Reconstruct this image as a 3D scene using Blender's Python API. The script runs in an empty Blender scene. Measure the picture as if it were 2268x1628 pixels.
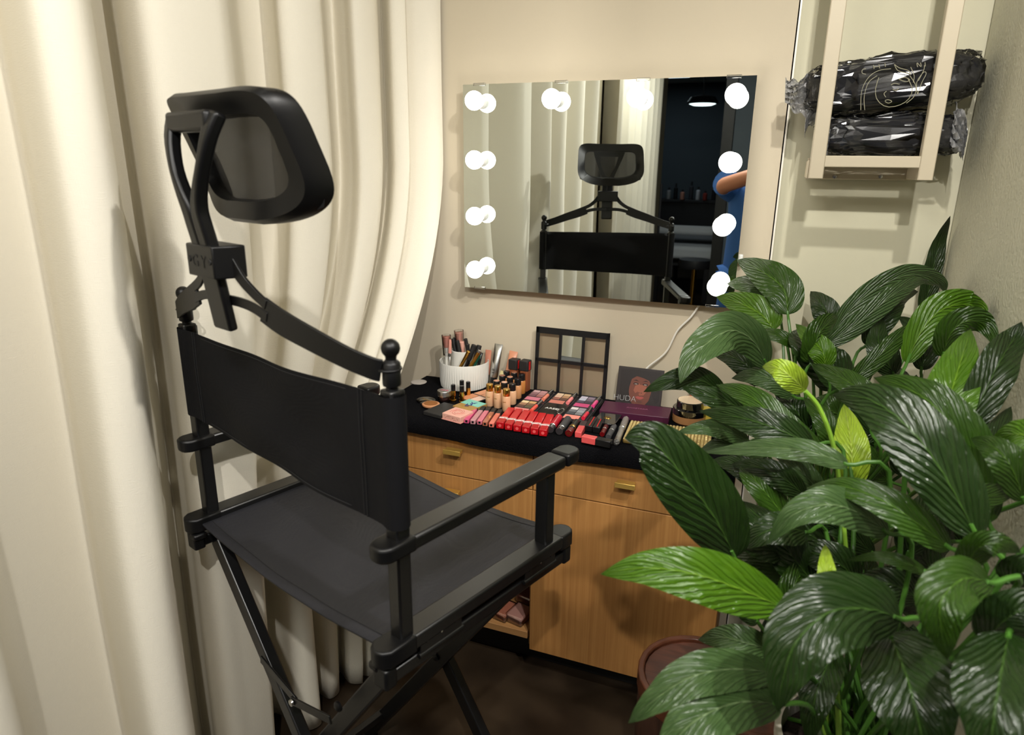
import bpy, bmesh, math, random
from mathutils import Vector, Matrix, noise
random.seed(7)
COL = bpy.context.scene.collection
R_ = math.radians

# ------------------------------------------------------------------ camera
CAM = Vector((0, -1.93, 1.40)); FPX = 1512.0
_p, _r, _y = R_(16.5916), R_(-.6561), R_(20.914)
FWD = Vector((-math.sin(_y)*math.cos(_p), math.cos(_y)*math.cos(_p), -math.sin(_p)))
_rt = Vector((math.cos(_y), math.sin(_y), 0)); _dn = FWD.cross(_rt)
CX = _rt*math.cos(_r) + _dn*math.sin(_r); CY = -_rt*math.sin(_r) + _dn*math.cos(_r)
def ray(px, py): return CX*((px-1134)/FPX) + CY*((py-814)/FPX) + FWD
def at(px, py, d): return CAM + ray(px, py)*d
def onp(px, py, ax, v):
    d = ray(px, py); return CAM + d*((v-CAM[ax])/d[ax])
cd = bpy.data.cameras.new('camera'); cam = bpy.data.objects.new('camera', cd); COL.objects.link(cam)
cam.matrix_world = Matrix(((CX.x, -CY.x, -FWD.x, CAM.x), (CX.y, -CY.y, -FWD.y, CAM.y), (CX.z, -CY.z, -FWD.z, CAM.z), (0, 0, 0, 1)))
cd.sensor_width = 36; cd.lens = 36*FPX/2268; cd.clip_start = .01
cd.dof.use_dof = True; cd.dof.focus_distance = 1.70; cd.dof.aperture_fstop = 5.0
sc = bpy.context.scene; sc.camera = cam
sc.view_settings.view_transform = 'Standard'; sc.view_settings.look = 'None'; sc.view_settings.gamma = 1
sc.view_settings.exposure = 0.10

# ------------------------------------------------------------------ materials
def lin(c):
    return tuple(((x/255)/12.92 if x <= 10 else ((x/255+.055)/1.055)**2.4) for x in c) + (1,)
MATS = {}
def mat(name, c, rough=.5, metal=0, spec=.5, bump=None, emit=0, coat=0, alpha=None, sheen=0, trans=0, noisecol=None):
    """bump=(kind, scale, strength, distance)"""
    if name in MATS: return MATS[name]
    m = bpy.data.materials.new(name); m.use_nodes = True; MATS[name] = m
    nt = m.node_tree; b = nt.nodes['Principled BSDF']
    b.inputs['Base Color'].default_value = lin(c); b.inputs['Roughness'].default_value = rough
    b.inputs['Metallic'].default_value = metal; b.inputs['Specular IOR Level'].default_value = spec
    b.inputs['Coat Weight'].default_value = coat; b.inputs['Sheen Weight'].default_value = sheen
    b.inputs['Transmission Weight'].default_value = trans
    if emit: b.inputs['Emission Color'].default_value = lin(c); b.inputs['Emission Strength'].default_value = emit
    tc = nt.nodes.new('ShaderNodeTexCoord')
    if bump:
        kind, s, st, di = bump
        t = nt.nodes.new('ShaderNodeTexNoise'); t.inputs['Scale'].default_value = s; t.inputs['Detail'].default_value = 4
        nt.links.new(tc.outputs['Object'], t.inputs['Vector'])
        out = t.outputs['Fac']
        if kind == 'weave':
            w1 = nt.nodes.new('ShaderNodeTexWave'); w1.bands_direction = 'Z'; w1.inputs['Scale'].default_value = s
            w2 = nt.nodes.new('ShaderNodeTexWave'); w2.bands_direction = 'Y'; w2.inputs['Scale'].default_value = s
            w1.inputs['Distortion'].default_value = 3; w2.inputs['Distortion'].default_value = 3
            w1.inputs['Detail Scale'].default_value = 2; w2.inputs['Detail Scale'].default_value = 2
            nt.links.new(tc.outputs['Object'], w1.inputs['Vector']); nt.links.new(tc.outputs['Object'], w2.inputs['Vector'])
            a = nt.nodes.new('ShaderNodeMath'); a.operation = 'ADD'
            nt.links.new(w1.outputs['Fac'], a.inputs[0]); nt.links.new(w2.outputs['Fac'], a.inputs[1]); out = a.outputs[0]
        if kind == 'linen':
            outs = []
            for sc3 in ((90, 90, 1100), (1100, 1100, 70)):
                mp = nt.nodes.new('ShaderNodeMapping'); mp.inputs['Scale'].default_value = sc3; q = nt.nodes.new('ShaderNodeTexNoise'); q.inputs['Scale'].default_value = 1; q.inputs['Detail'].default_value = 2
                nt.links.new(tc.outputs['Object'], mp.inputs[0]); nt.links.new(mp.outputs[0], q.inputs['Vector']); outs.append(q.outputs['Fac'])
            a = nt.nodes.new('ShaderNodeMath'); a.operation = 'ADD'; nt.links.new(outs[0], a.inputs[0]); nt.links.new(outs[1], a.inputs[1]); out = a.outputs[0]
        bn = nt.nodes.new('ShaderNodeBump'); bn.inputs['Strength'].default_value = st; bn.inputs['Distance'].default_value = di
        nt.links.new(out, bn.inputs['Height']); nt.links.new(bn.outputs['Normal'], b.inputs['Normal'])
    if noisecol:
        c2, s, stretch = noisecol
        mp = nt.nodes.new('ShaderNodeMapping'); mp.inputs['Scale'].default_value = stretch
        n = nt.nodes.new('ShaderNodeTexNoise'); n.inputs['Scale'].default_value = s; n.inputs['Detail'].default_value = 5
        cr = nt.nodes.new('ShaderNodeValToRGB'); cr.color_ramp.elements[0].position = .35; cr.color_ramp.elements[1].position = .65
        cr.color_ramp.elements[0].color = lin(c); cr.color_ramp.elements[1].color = lin(c2)
        nt.links.new(tc.outputs['Object'], mp.inputs['Vector']); nt.links.new(mp.outputs[0], n.inputs['Vector'])
        nt.links.new(n.outputs['Fac'], cr.inputs['Fac']); nt.links.new(cr.outputs['Color'], b.inputs['Base Color'])
    return m
def clear(name, c=(255, 255, 255), op=.12, rough=.08, bump=None, milk=0, lwb=.3):
    """thin clear plastic / glass: transparent mixed with a gloss by fresnel"""
    if name in MATS: return MATS[name]
    m = bpy.data.materials.new(name); m.use_nodes = True; MATS[name] = m; nt = m.node_tree; nt.nodes.clear()
    o = nt.nodes.new('ShaderNodeOutputMaterial'); mx = nt.nodes.new('ShaderNodeMixShader'); t = nt.nodes.new('ShaderNodeBsdfTransparent')
    g = nt.nodes.new('ShaderNodeBsdfGlossy'); lw = nt.nodes.new('ShaderNodeLayerWeight'); ma = nt.nodes.new('ShaderNodeMath')
    t.inputs[0].default_value = lin(c); g.inputs['Roughness'].default_value = rough; lw.inputs[0].default_value = lwb
    ma.operation = 'ADD'; ma.inputs[1].default_value = op; ma.use_clamp = True
    nt.links.new(lw.outputs['Fresnel'], ma.inputs[0]); nt.links.new(ma.outputs[0], mx.inputs[0]); nt.links.new(t.outputs[0], mx.inputs[1]); nt.links.new(g.outputs[0], mx.inputs[2]); nt.links.new(mx.outputs[0], o.inputs[0])
    if bump:
        tc = nt.nodes.new('ShaderNodeTexCoord'); n = nt.nodes.new('ShaderNodeTexVoronoi'); n.feature = 'DISTANCE_TO_EDGE'; n.inputs['Scale'].default_value = bump[0]
        nn = nt.nodes.new('ShaderNodeTexNoise'); nn.inputs['Scale'].default_value = bump[0]*.7; nn.inputs['Detail'].default_value = 6; nn.inputs['Distortion'].default_value = 1.5
        bn = nt.nodes.new('ShaderNodeBump'); bn.inputs['Distance'].default_value = bump[1]
        def M1(op_, a, b_):
            q = nt.nodes.new('ShaderNodeMath'); q.operation = op_; nt.links.new(a, q.inputs[0]); q.inputs[1].default_value = b_; return q.outputs[0]
        rd = M1('POWER', M1('ABSOLUTE', M1('MULTIPLY', M1('SUBTRACT', nn.outputs['Fac'], .5), 2.0), 0), .6)
        nt.links.new(tc.outputs['Object'], nn.inputs['Vector']); nt.links.new(rd, bn.inputs['Height'])
        nt.links.new(bn.outputs[0], g.inputs['Normal']); nt.links.new(bn.outputs[0], lw.inputs['Normal'])
    if milk:
        d = nt.nodes.new('ShaderNodeBsdfDiffuse'); d.inputs[0].default_value = (.8, .8, .8, 1); m2 = nt.nodes.new('ShaderNodeMixShader'); m2.inputs[0].default_value = milk
        nt.links.new(mx.outputs[0], m2.inputs[1]); nt.links.new(d.outputs[0], m2.inputs[2]); nt.links.new(m2.outputs[0], o.inputs[0])
    return m
def wood(name, c1, c2, axis, scale, rough=.45, fine=90):
    if name in MATS: return MATS[name]
    m = mat(name, c1, rough); nt = m.node_tree; b = nt.nodes['Principled BSDF']
    tc = nt.nodes.new('ShaderNodeTexCoord'); mp = nt.nodes.new('ShaderNodeMapping')
    s = [fine, fine, fine]; s[axis] = scale; mp.inputs['Scale'].default_value = s
    n = nt.nodes.new('ShaderNodeTexNoise'); n.inputs['Scale'].default_value = 1; n.inputs['Detail'].default_value = 6; n.inputs['Roughness'].default_value = .6; n.inputs['Distortion'].default_value = .3
    cr = nt.nodes.new('ShaderNodeValToRGB'); cr.color_ramp.elements[0].position = .3; cr.color_ramp.elements[1].position = .7
    cr.color_ramp.elements[0].color = lin(c1); cr.color_ramp.elements[1].color = lin(c2)
    nt.links.new(tc.outputs['Object'], mp.inputs[0]); nt.links.new(mp.outputs[0], n.inputs['Vector']); nt.links.new(n.outputs['Fac'], cr.inputs['Fac']); nt.links.new(cr.outputs[0], b.inputs['Base Color'])
    bn = nt.nodes.new('ShaderNodeBump'); bn.inputs['Strength'].default_value = .25; bn.inputs['Distance'].default_value = .0005
    nt.links.new(n.outputs['Fac'], bn.inputs['Height']); nt.links.new(bn.outputs[0], b.inputs['Normal'])
    return m

# ------------------------------------------------------------------ mesh helpers
class MB:
    def __init__(s): s.v = []; s.f = []; s.uv = {}
    def box(s, c, sz, rot=None):
        """c centre, sz full size, rot Matrix 3x3"""
        o = len(s.v); c = Vector(c); h = Vector(sz)/2
        for k in range(8):
            q = Vector((h.x*(1 if k & 1 else -1), h.y*(1 if k & 2 else -1), h.z*(1 if k & 4 else -1)))
            s.v.append(c + (rot @ q if rot else q))
        for f in ((0, 2, 3, 1), (4, 5, 7, 6), (0, 1, 5, 4), (2, 6, 7, 3), (0, 4, 6, 2), (1, 3, 7, 5)): s.f.append([o+i for i in f])
        return s
    def bar(s, a, b, w, h, up=(0, 0, 1)):
        """box from a to b; w = size along side, h = size along up"""
        a = Vector(a); b = Vector(b); t = (b-a).normalized(); side = t.cross(Vector(up)).normalized(); u = side.cross(t)
        rot = Matrix((t, side, u)).transposed()
        return s.box((a+b)/2, ((b-a).length, w, h), rot)
    def tube(s, pts, r, n=10, cap=True, closed=False):
        pts = [Vector(p) for p in pts]; m = len(pts); rr = r if isinstance(r, (list, tuple)) else [r]*m
        o = len(s.v); prev = None
        for i, p in enumerate(pts):
            t = ((pts[(i+1) % m] if (closed or i < m-1) else p) - (pts[i-1] if (closed or i > 0) else p)).normalized()
            if prev is None:
                a = Vector((0, 0, 1)) if abs(t.z) < .9 else Vector((1, 0, 0)); prev = t.cross(a).normalized()
            prev = (prev - t*prev.dot(t)).normalized(); q = t.cross(prev)
            for k in range(n):
                an = 2*math.pi*k/n; s.v.append(p + (prev*math.cos(an)+q*math.sin(an))*rr[i])
        for i in range(m if closed else m-1):
            i2 = (i+1) % m
            for k in range(n): s.f.append([o+i*n+k, o+i*n+(k+1) % n, o+i2*n+(k+1) % n, o+i2*n+k])
        if cap and not closed:
            s.f.append([o+k for k in range(n)][::-1]); s.f.append([o+(m-1)*n+k for k in range(n)])
        return s
    def lathe(s, prof, c=(0, 0, 0), n=32, axis=None, sx=1, sy=1):
        """prof [(r,z)]; closed at r=0 ends"""
        c = Vector(c); o = len(s.v); m = len(prof)
        M = axis if axis else Matrix.Identity(3)
        for r, z in prof:
            for k in range(n):
                an = 2*math.pi*k/n; s.v.append(c + M @ Vector((r*math.cos(an)*sx, r*math.sin(an)*sy, z)))
        for i in range(m-1):
            for k in range(n): s.f.append([o+i*n+k, o+i*n+(k+1) % n, o+(i+1)*n+(k+1) % n, o+(i+1)*n+k])
        if prof[0][0] > 1e-6: s.f.append([o+k for k in range(n)][::-1])
        if prof[-1][0] > 1e-6: s.f.append([o+(m-1)*n+k for k in range(n)])
        return s
    def prism(s, poly, z0, z1, M=None):
        """poly [(x,y)] extruded z0..z1, M 4x4"""
        o = len(s.v); n = len(poly)
        for z in (z0, z1):
            for x, y in poly:
                q = Vector((x, y, z)); s.v.append(M @ q if M else q)
        s.f.append([o+i for i in range(n)][::-1]); s.f.append([o+n+i for i in range(n)])
        for i in range(n): s.f.append([o+i, o+(i+1) % n, o+n+(i+1) % n, o+n+i])
        return s
    def grid(s, rows, uvs=None):
        o = len(s.v); m = len(rows); n = len(rows[0])
        for i in range(m):
            for j in range(n):
                s.v.append(Vector(rows[i][j]))
                if uvs: s.uv[o+i*n+j] = uvs[i][j]
        for i in range(m-1):
            for j in range(n-1): s.f.append([o+i*n+j, o+i*n+j+1, o+(i+1)*n+j+1, o+(i+1)*n+j])
        return s
    def build(s, name, m, parent=None, smooth=True, bevel=0, solid=0, sub=0, loc=None, seg=2, fix=True):
        me = bpy.data.meshes.new(name); me.from_pydata([tuple(v) for v in s.v], [], s.f); me.update()
        if s.uv:
            ul = me.uv_layers.new(name='UVMap')
            for l in me.loops: ul.data[l.index].uv = s.uv.get(l.vertex_index, (0, 0))
        if fix:
            bm = bmesh.new(); bm.from_mesh(me); bmesh.ops.remove_doubles(bm, verts=bm.verts, dist=1e-6)
            if not s.uv: bmesh.ops.recalc_face_normals(bm, faces=bm.faces)
            bm.to_mesh(me); bm.free()
        ob = bpy.data.objects.new(name, me); COL.objects.link(ob)
        for mm in (m if isinstance(m, (list, tuple)) else [m]): me.materials.append(mm)
        if parent: ob.parent = parent
        if loc: ob.location = loc
        if solid:
            k = ob.modifiers.new('solid', 'SOLIDIFY'); k.thickness = solid; k.offset = 0
        if bevel:
            k = ob.modifiers.new('bevel', 'BEVEL'); k.width = bevel; k.segments = seg; k.limit_method = 'ANGLE'; k.angle_limit = R_(40)
        if sub:
            k = ob.modifiers.new('sub', 'SUBSURF'); k.levels = sub; k.render_levels = sub
        if smooth:
            for p in me.polygons: p.use_smooth = True
            try: me.set_sharp_from_angle(angle=R_(38))
            except Exception: pass
        return ob
def tag(o, label=None, cat=None, group=None, kind=None):
    if label: o['label'] = label
    if cat: o['category'] = cat
    if group: o['group'] = group
    if kind: o['kind'] = kind
    return o
def thing(name, label, cat, loc=(0, 0, 0), rz=0, group=None, M=None):
    o = bpy.data.objects.new(name, None); COL.objects.link(o); o.empty_display_size = .05
    if M is not None: o.matrix_world = M
    else: o.location = loc; o.rotation_euler = (0, 0, rz)
    return tag(o, label, cat, group)
def struct(name, mb, m, **k): return tag(mb.build(name, m, **k), kind='structure')
def copytree(o, parent=None):
    c = o.copy(); COL.objects.link(c)
    if parent: c.parent = parent
    for ch in list(o.children): copytree(ch, c)
    return c
def text(name, s, size, m, parent, M, extrude=.0002, shear=0, bold=0):
    cu = bpy.data.curves.new(name, 'FONT'); cu.body = s; cu.size = size; cu.extrude = extrude; cu.align_x = 'CENTER'; cu.align_y = 'CENTER'; cu.shear = shear; cu.offset = bold
    tmp = bpy.data.objects.new(name, cu); COL.objects.link(tmp)
    dg = bpy.context.evaluated_depsgraph_get(); me = bpy.data.meshes.new_from_object(tmp.evaluated_get(dg))
    bpy.data.objects.remove(tmp); me.name = name; me.materials.clear(); me.materials.append(m)
    ob = bpy.data.objects.new(name, me); COL.objects.link(ob); ob.parent = parent; ob.matrix_local = M
    return ob
def frame(o, x, y, z=None):
    """4x4 from origin, x axis, y axis"""
    x = Vector(x).normalized(); y = Vector(y); y = (y - x*y.dot(x)).normalized(); z = x.cross(y)
    return Matrix(((x.x, y.x, z.x, o[0]), (x.y, y.y, z.y, o[1]), (x.z, y.z, z.z, o[2]), (0, 0, 0, 1)))
def cr(P, t):
    """Catmull-Rom through tuples at t in [0,1]"""
    n = len(P)-1; x = min(max(t, 0), .99999)*n; i = int(x); f = x-i
    p0 = P[max(i-1, 0)]; p1 = P[i]; p2 = P[i+1]; p3 = P[min(i+2, n)]
    return tuple(.5*((2*b)+(-a+c)*f+(2*a-5*b+4*c-d)*f*f+(-a+3*b-3*c+d)*f**3) for a, b, c, d in zip(p0, p1, p2, p3))
def crpath(P, n): return [Vector(cr(P, i/(n-1))) for i in range(n)]

FZ = -.04      # floor
CZ = 2.55      # ceiling
# ------------------------------------------------------------------ room
M_wall = mat('wall_paint', (198, 187, 165), .75, spec=.2, bump=('n', 260, .12, .001))
M_wallg = mat('wall_paint_cream', (200, 196, 172), .7, spec=.2, bump=('n', 260, .12, .001))
M_wallr = mat('wall_orange_peel', (196, 194, 174), .6, spec=.3, bump=('n', 130, .6, .0025))
M_trim = mat('trim_metal', (236, 232, 220), .3, spec=.6)
M_floor = mat('floor_concrete', (36, 28, 21), .34, spec=.4, bump=('n', 30, .15, .001), noisecol=((58, 47, 35), 4.5, (1, 1, 1)))
M_ceil = mat('ceiling_paint', (200, 196, 186), .8)
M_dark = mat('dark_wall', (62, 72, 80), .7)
M_col = mat('column_paint', (150, 140, 116), .7)
struct('floor', MB().box((0, -4.5, FZ-.05), (8, 10, .1)), M_floor)
struct('ceiling', MB().box((0, -4.5, CZ+.05), (8, 10, .1)), M_ceil)
struct('wall_back', MB().box((-2, .06, 1.25), (3.974, .12, 2.7)), M_wall)
struct('wall_back', MB().box((1.9925, .072, 1.25), (4.011, .12, 2.7)), M_wallg)
struct('trim_1', MB().box((-.0125, .006, 1.25), (.007, .012, 2.6)), M_trim)
struct('wall_right', MB().box((.445, -.60, 1.25), (.12, 1.2, 2.62)), M_wallr, bevel=.004)
struct('wall_left', MB().box((-1.36, -1.05, 1.25), (.12, 2.1, 2.62)), M_col)
struct('wall_left', MB().box((-1.23, -2.36, 1.25), (.22, .46, 2.62)), M_col)
struct('wall_left', MB().box((-1.34, -3.45, 1.25), (.12, 1.72, 2.62)), M_col)
struct('wall_left', MB().box((-1.27, -4.75, 1.25), (.26, .9, 2.62)), M_col)
struct('wall_front', MB().box((0, -9.0, 1.25), (8, .1, 2.7)), M_dark)
struct('wall_front', MB().box((1.75, -4.6, 1.25), (4.4, .12, 2.62)), M_dark)
struct('door_1', MB().box((-.5, -4.6, 1.25), (.09, .16, 2.62)), mat('black_jamb', (18, 18, 18), .5))
struct('wall_right', MB().box((3.95, -4.5, 1.25), (.1, 9, 2.7)), M_wall)
struct('wall_left', MB().box((-3.95, -4.5, 1.25), (.1, 9, 2.7)), M_dark)

# ------------------------------------------------------------------ curtain
M_curt = mat('curtain_linen', (228, 222, 206), .85, spec=.1, bump=('linen', 1, .45, .0010))
def edge_y(z):
    if z > 1.42: return -.012
    if z > .74: return -.012 - .385*((1.42-z)/.68)**1.8
    return -.397 - .11*((.74-z)/.78)
PIV = -.95
def curtain(name, prof, y_edge=None, flare=1.0, ztop=2.54, zbot=-.032, label=None):
    n = 12*(len(prof)-1)+1; nz = 46; rows = []
    for k in range(nz):
        z = zbot + (ztop-zbot)*k/(nz-1); row = []
        for j in range(n):
            y, x = cr(prof, j/(n-1))
            lo = max(0, (1.3-z))
            x += .012*math.sin(y*9+z*2.1)*lo + .006*noise.noise(Vector((y*5, z*1.3, 3)))
            y += .012*math.sin(y*7+z*1.4)*lo
            if y_edge:
                e = y_edge(z)
                if y > PIV: y = PIV + (y-PIV)*(e-PIV)/(-.012-PIV)
                s = max(0, (y-PIV)/(e-PIV)); x += .075*s*s*max(0, min(1, (.75-z)/.75))
            row.append((x, y, z))
        rows.append(row)
    return MB().grid(rows).build(name, M_curt, solid=.0025, fix=False)
# bulge / valley points (y, x) read off the folds; last point is the free edge at the corner
def cy(px, x): return (onp(px, 100, 0, x).y, x)
prof = [(-2.10, -1.12), (-2.04, -1.01), (-1.97, -1.00), (-1.93, -1.13), (-1.84, -1.12), (-1.80, -1.02), (-1.72, -1.01), (-1.66, -1.12), (-1.58, -1.13), (-1.52, -1.03), (-1.42, -1.0),
        (-1.36, -1.08), (-1.30, -1.12)] + [cy(*q) for q in
        [(-20, -1.15), (30, -1.10), (90, -1.01), (180, -.975), (212, -1.00), (216, -1.10), (240, -1.16), (266, -1.15), (290, -1.07), (350, -1.01), (470, -.99), (509, -1.005), (514, -1.10), (535, -1.16), (580, -1.155),
         (609, -1.11), (622, -1.06), (660, -1.03), (706, -1.02), (715, -1.04), (719, -1.12), (738, -1.15), (765, -1.10), (790, -1.05), (830, -1.04), (838, -1.08), (848, -1.10)]]
prof += [(-.155, -1.04), (-.130, -1.01), (-.112, -1.045), (-.095, -1.07), (-.07, -1.02), (-.05, -.985), (-.03, -.968), (-.012, -.962)]
c1 = curtain('curtain', prof, edge_y)
tag(c1, 'long cream linen curtain hanging in folds along the left wall beside the chair', 'curtain')
p2 = []; y = -2.62; k = 0
while y > -4.2:
    p2.append((y, -1.12 if k % 2 else -1.02)); p2.append((y-.03, -1.14 if k % 2 else -1.0)); y -= .09 if k % 2 else .12; k += 1
c2 = curtain('curtain', p2)
tag(c2, 'farther cream curtain beyond the pilaster, seen only in the lighted mirror', 'curtain')
# ------------------------------------------------------------------ director chair
M_blk = mat('black_metal', (6, 6, 7), .36, spec=.75, bump=('n', 900, .08, .0003))
M_pls = mat('black_plastic', (8, 8, 9), .42, spec=.38, bump=('n', 700, .15, .0003))
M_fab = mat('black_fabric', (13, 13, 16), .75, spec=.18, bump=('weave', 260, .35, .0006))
M_thr = mat('thread', (12, 12, 14), .8)
M_steel = mat('steel', (190, 190, 188), .25, metal=1)
W_ = .5526; VP = .3327; ZA = .913; ZS = .756; ZT = 1.1138
ch = thing('director_chair', 'tall black folding director chair with mesh headrest, in front of the vanity', 'chair', (-.96, -1.0339, 0), R_(-18.9162))
def part(name, mb, m, p=ch, **k): return mb.build(name, m, parent=p, **k)
for u in (0, W_):
    part('post', MB().box((u, 0, (ZS+ZT)/2-.005), (.024, .024, ZT-ZS+.03)), M_blk, bevel=.003)
    part('post', MB().box((u, VP, (ZS+ZA)/2-.01), (.026, .024, ZA-ZS-.01)), M_blk, bevel=.003)
    # arm with rounded end caps
    a = part('armrest', MB().box((u, (.416-.043)/2, ZA-.011), (.040, .36, .022)), M_blk, bevel=.005)
    for v0, v1, s in ((-.043, .018, -1), (.372, .416, 1)):
        out = []
        lo, hi = v0, v1; rr = .016
        poly = []
        if s < 0:
            poly = [(u-.0205, hi), (u-.0205, lo+rr)] + [(u-.003-.016*math.cos(t), lo+rr-rr*math.sin(t)) for t in (.5, 1, 1.5)] + [(u+.003+.016*math.sin(t), lo+rr-rr*math.cos(t)) for t in (.1, .6, 1.1)] + [(u+.0205, lo+rr), (u+.0205, hi)]
        else:
            poly = [(u-.0205, lo), (u+.0205, lo), (u+.0205, hi-rr)] + [(u+.003+.016*math.cos(t), hi-rr+rr*math.sin(t)) for t in (.5, 1, 1.5)] + [(u-.003-.016*math.sin(t), hi-rr+rr*math.cos(t)) for t in (.1, .6, 1.1)] + [(u-.0205, hi-rr)]
        part('end_cap', MB().prism(poly, ZA-.0235, ZA+.0004), M_pls, p=a, bevel=.005, seg=3)
    # seat rail
    rl = part('seat_rail', MB().box((u, .176, ZS-.012), (.040, .40, .024)), M_blk, bevel=.004)
    for v0, v1, s in ((-.0511, .012, -1), (.36, .4054, 1)):
        lo, hi = v0, v1; rr = .014
        if s < 0: poly = [(u-.0205, hi), (u-.0205, lo+rr), (u-.013, lo+.004), (u-.004, lo), (u+.004, lo), (u+.013, lo+.004), (u+.0205, lo+rr), (u+.0205, hi)]
        else: poly = [(u-.0205, lo), (u+.0205, lo), (u+.0205, hi-rr), (u+.013, hi-.004), (u+.004, hi), (u-.004, hi), (u-.013, hi-.004), (u-.0205, hi-rr)]
        part('end_cap', MB().prism(poly, ZS-.0285, ZS+.0004), M_pls, p=rl, bevel=.004, seg=3)
    # lower rail that the legs hinge on, with hook caps
    part('hinge_rail', MB().box((u, .176, ZS-.052), (.024, .42, .022)), M_blk, bevel=.003)
    for v in (-.034, .388):
        mb = MB().box((u, v, ZS-.049), (.03, .022, .034)).box((u + (.012 if u == 0 else -.012), v, ZS-.036), (.02, .026, .012))
        part('hook_cap', mb, M_pls, bevel=.004)
    for v in (.06, .30):
        s = 1 if u > 0 else -1
        h = part('hinge_plate', MB().box((u+s*.0178, v, ZS-.024), (.002, .085, .026)), M_blk, bevel=.0008)
        for dv in (-.03, 0, .03): part('rivet', MB().lathe([(0, 0), (.0026, 0), (.0022, .0012), (0, .0016)], (u+s*.0186, v+dv, ZS-.022), 10, Matrix.Rotation(s*math.pi/2, 3, 'Y')), M_blk if dv else M_steel, p=h)
        part('hinge_pin', MB().tube([(u+s*.017, v-.045, ZS-.04), (u+s*.017, v+.045, ZS-.04)], .0042, 10), M_blk)
    # turned finial
    prof_ = [(.0125, ZT-.004), (.0145, ZT), (.0145, ZT+.006), (.008, ZT+.009), (.0075, ZT+.013), (.0115, ZT+.015), (.012, ZT+.018), (.012, ZT+.044), (.0105, ZT+.046), (.007, ZT+.049), (.0072, ZT+.052)]
    cz = ZT+.0635
    prof_ += [(.0122*math.cos(t), cz+.0122*math.sin(t)) for t in [-.9, -.6, -.3, 0, .3, .6, .9, 1.2]] + [(0, cz+.0122)]
    part('finial', MB().lathe(prof_, (u, 0, 0), 24), M_pls)
# crossing legs: front and rear X, joined by stretchers
for v, tag_ in ((0.0, 'rear'), (.35, 'front')):
    dv = .012 if v == 0 else -.012
    part('leg', MB().bar((.02, v, ZS-.055), (.548, v, FZ+.02), .022, .032, (1, 0, 0)), M_blk, bevel=.003)
    part('leg', MB().bar((W_-.02, v+dv*2, ZS-.055), (W_-.548, v+dv*2, FZ+.02), .022, .032, (1, 0, 0)), M_blk, bevel=.003)
    for (bu, bz) in ((.284, .374), (.40, .545)):
        part('bolt', MB().lathe([(0, 0), (.009, 0), (.009, .004), (.005, .007), (0, .007)], (bu, v-.012 if v == 0 else v-.035, bz), 16, Matrix.Rotation(math.pi/2, 3, 'X')), M_pls)
    for (bu) in (.548, W_-.548):
        part('foot_cap', MB().box((bu, v+(dv*2 if bu < .2 else 0), FZ+.014), (.05, .034, .028)), M_pls, bevel=.005)
for u, vo in ((.545-.07, 0), (W_-.545+.07, .024)):
    part('stretcher', MB().bar((u, .0+vo, .09), (u, .35-vo, .09), .018, .018), M_blk, bevel=.002)
# folding brace across the rear X
b = part('folding_brace', MB().bar((.168, -.018, .515), (.287, -.022, .492), .004, .016, (0, 0, 1)).bar((.277, -.026, .492), (.385, -.02, .512), .004, .016, (0, 0, 1)), M_blk, bevel=.001)
part('brace_pivot', MB().lathe([(0, 0), (.007, 0), (.006, .003), (0, .004)], (.282, -.029, .492), 14, Matrix.Rotation(math.pi/2, 3, 'X')), M_steel, p=b)
# seat sling
rows = []; uvs = []
for i in range(25):
    v = -.028 + .43*i/24; row = []
    for j in range(33):
        s = j/32; u = .012 + (W_-.024)*s
        z = ZS - .012 - .020*math.sin(math.pi*s)**.8 - .0034*math.sin(s*19 + v*14 + 1.5*math.sin(v*9))*math.sin(math.pi*s)*math.sin(math.pi*(i+.8)/25.6)**.7 - .0015*math.sin(v*60+s*5)*math.sin(math.pi*s)
        row.append((u, v, z))
    rows.append(row)
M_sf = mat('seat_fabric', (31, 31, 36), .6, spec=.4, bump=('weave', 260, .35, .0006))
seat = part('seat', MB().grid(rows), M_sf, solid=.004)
part('seam', MB().tube([(r[1], r[2]+0, r[3]) if 0 else Vector(r) + Vector((0, 0, .0022)) for r in rows[1]], .0007, 5), M_thr, p=seat)
part('seam', MB().tube([Vector(r) + Vector((0, 0, .0022)) for r in rows[23]], .0007, 5), M_thr, p=seat)
# backrest: sleeves round the posts and a sagging panel between them
def zb(u): return .9544 + (.9294-.9544)*u/W_
loop = []
rs = .0175
def sect(zf):
    pts = []
    for k in range(9): a = math.pi*.5 + math.pi*k/8; pts.append((rs*math.cos(a), rs*math.sin(a)))
    for k in range(1, 36):
        u = W_*k/36; f = math.sin(math.pi*min(1, max(0, (u-.03)/(W_-.06))))
        v = -.0135 + .010*(1-min(1, abs(u-W_/2)/(W_/2-.03)))*0 - .006*f + .005*f*math.sin(u*11+zf*7) + .0035*f*math.sin(u*26-zf*5)
        e = min(1, min(u, W_-u)/.045); v = v*e - rs*.8*(1-e)
        pts.append((u, v))
    for k in range(9): a = -math.pi*.5 + math.pi*k/8; pts.append((W_+rs*math.cos(a), rs*math.sin(a)))
    back = []
    for k in range(1, 36):
        u = W_*k/36; p = pts[8+k]; e = min(1, min(u, W_-u)/.045)
        back.append((u, p[1]+.004 + (rs*1.7)*(1-e)**1.3))
    return pts + back[::-1]
NZ = 15; secs = []
for k in range(NZ):
    zf = k/(NZ-1); secs.append([(u, v, zb(u)+(ZT+.003-zb(u)-(.010 if 52 < q < 89 else 0))*zf) for q, (u, v) in enumerate(sect(zf))])
mb = MB(); n = len(secs[0])
for s_ in secs: mb.v += [Vector(p) for p in s_]
for k in range(NZ-1):
    for j in range(n): mb.f.append([k*n+j, k*n+(j+1) % n, (k+1)*n+(j+1) % n, (k+1)*n+j])
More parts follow.
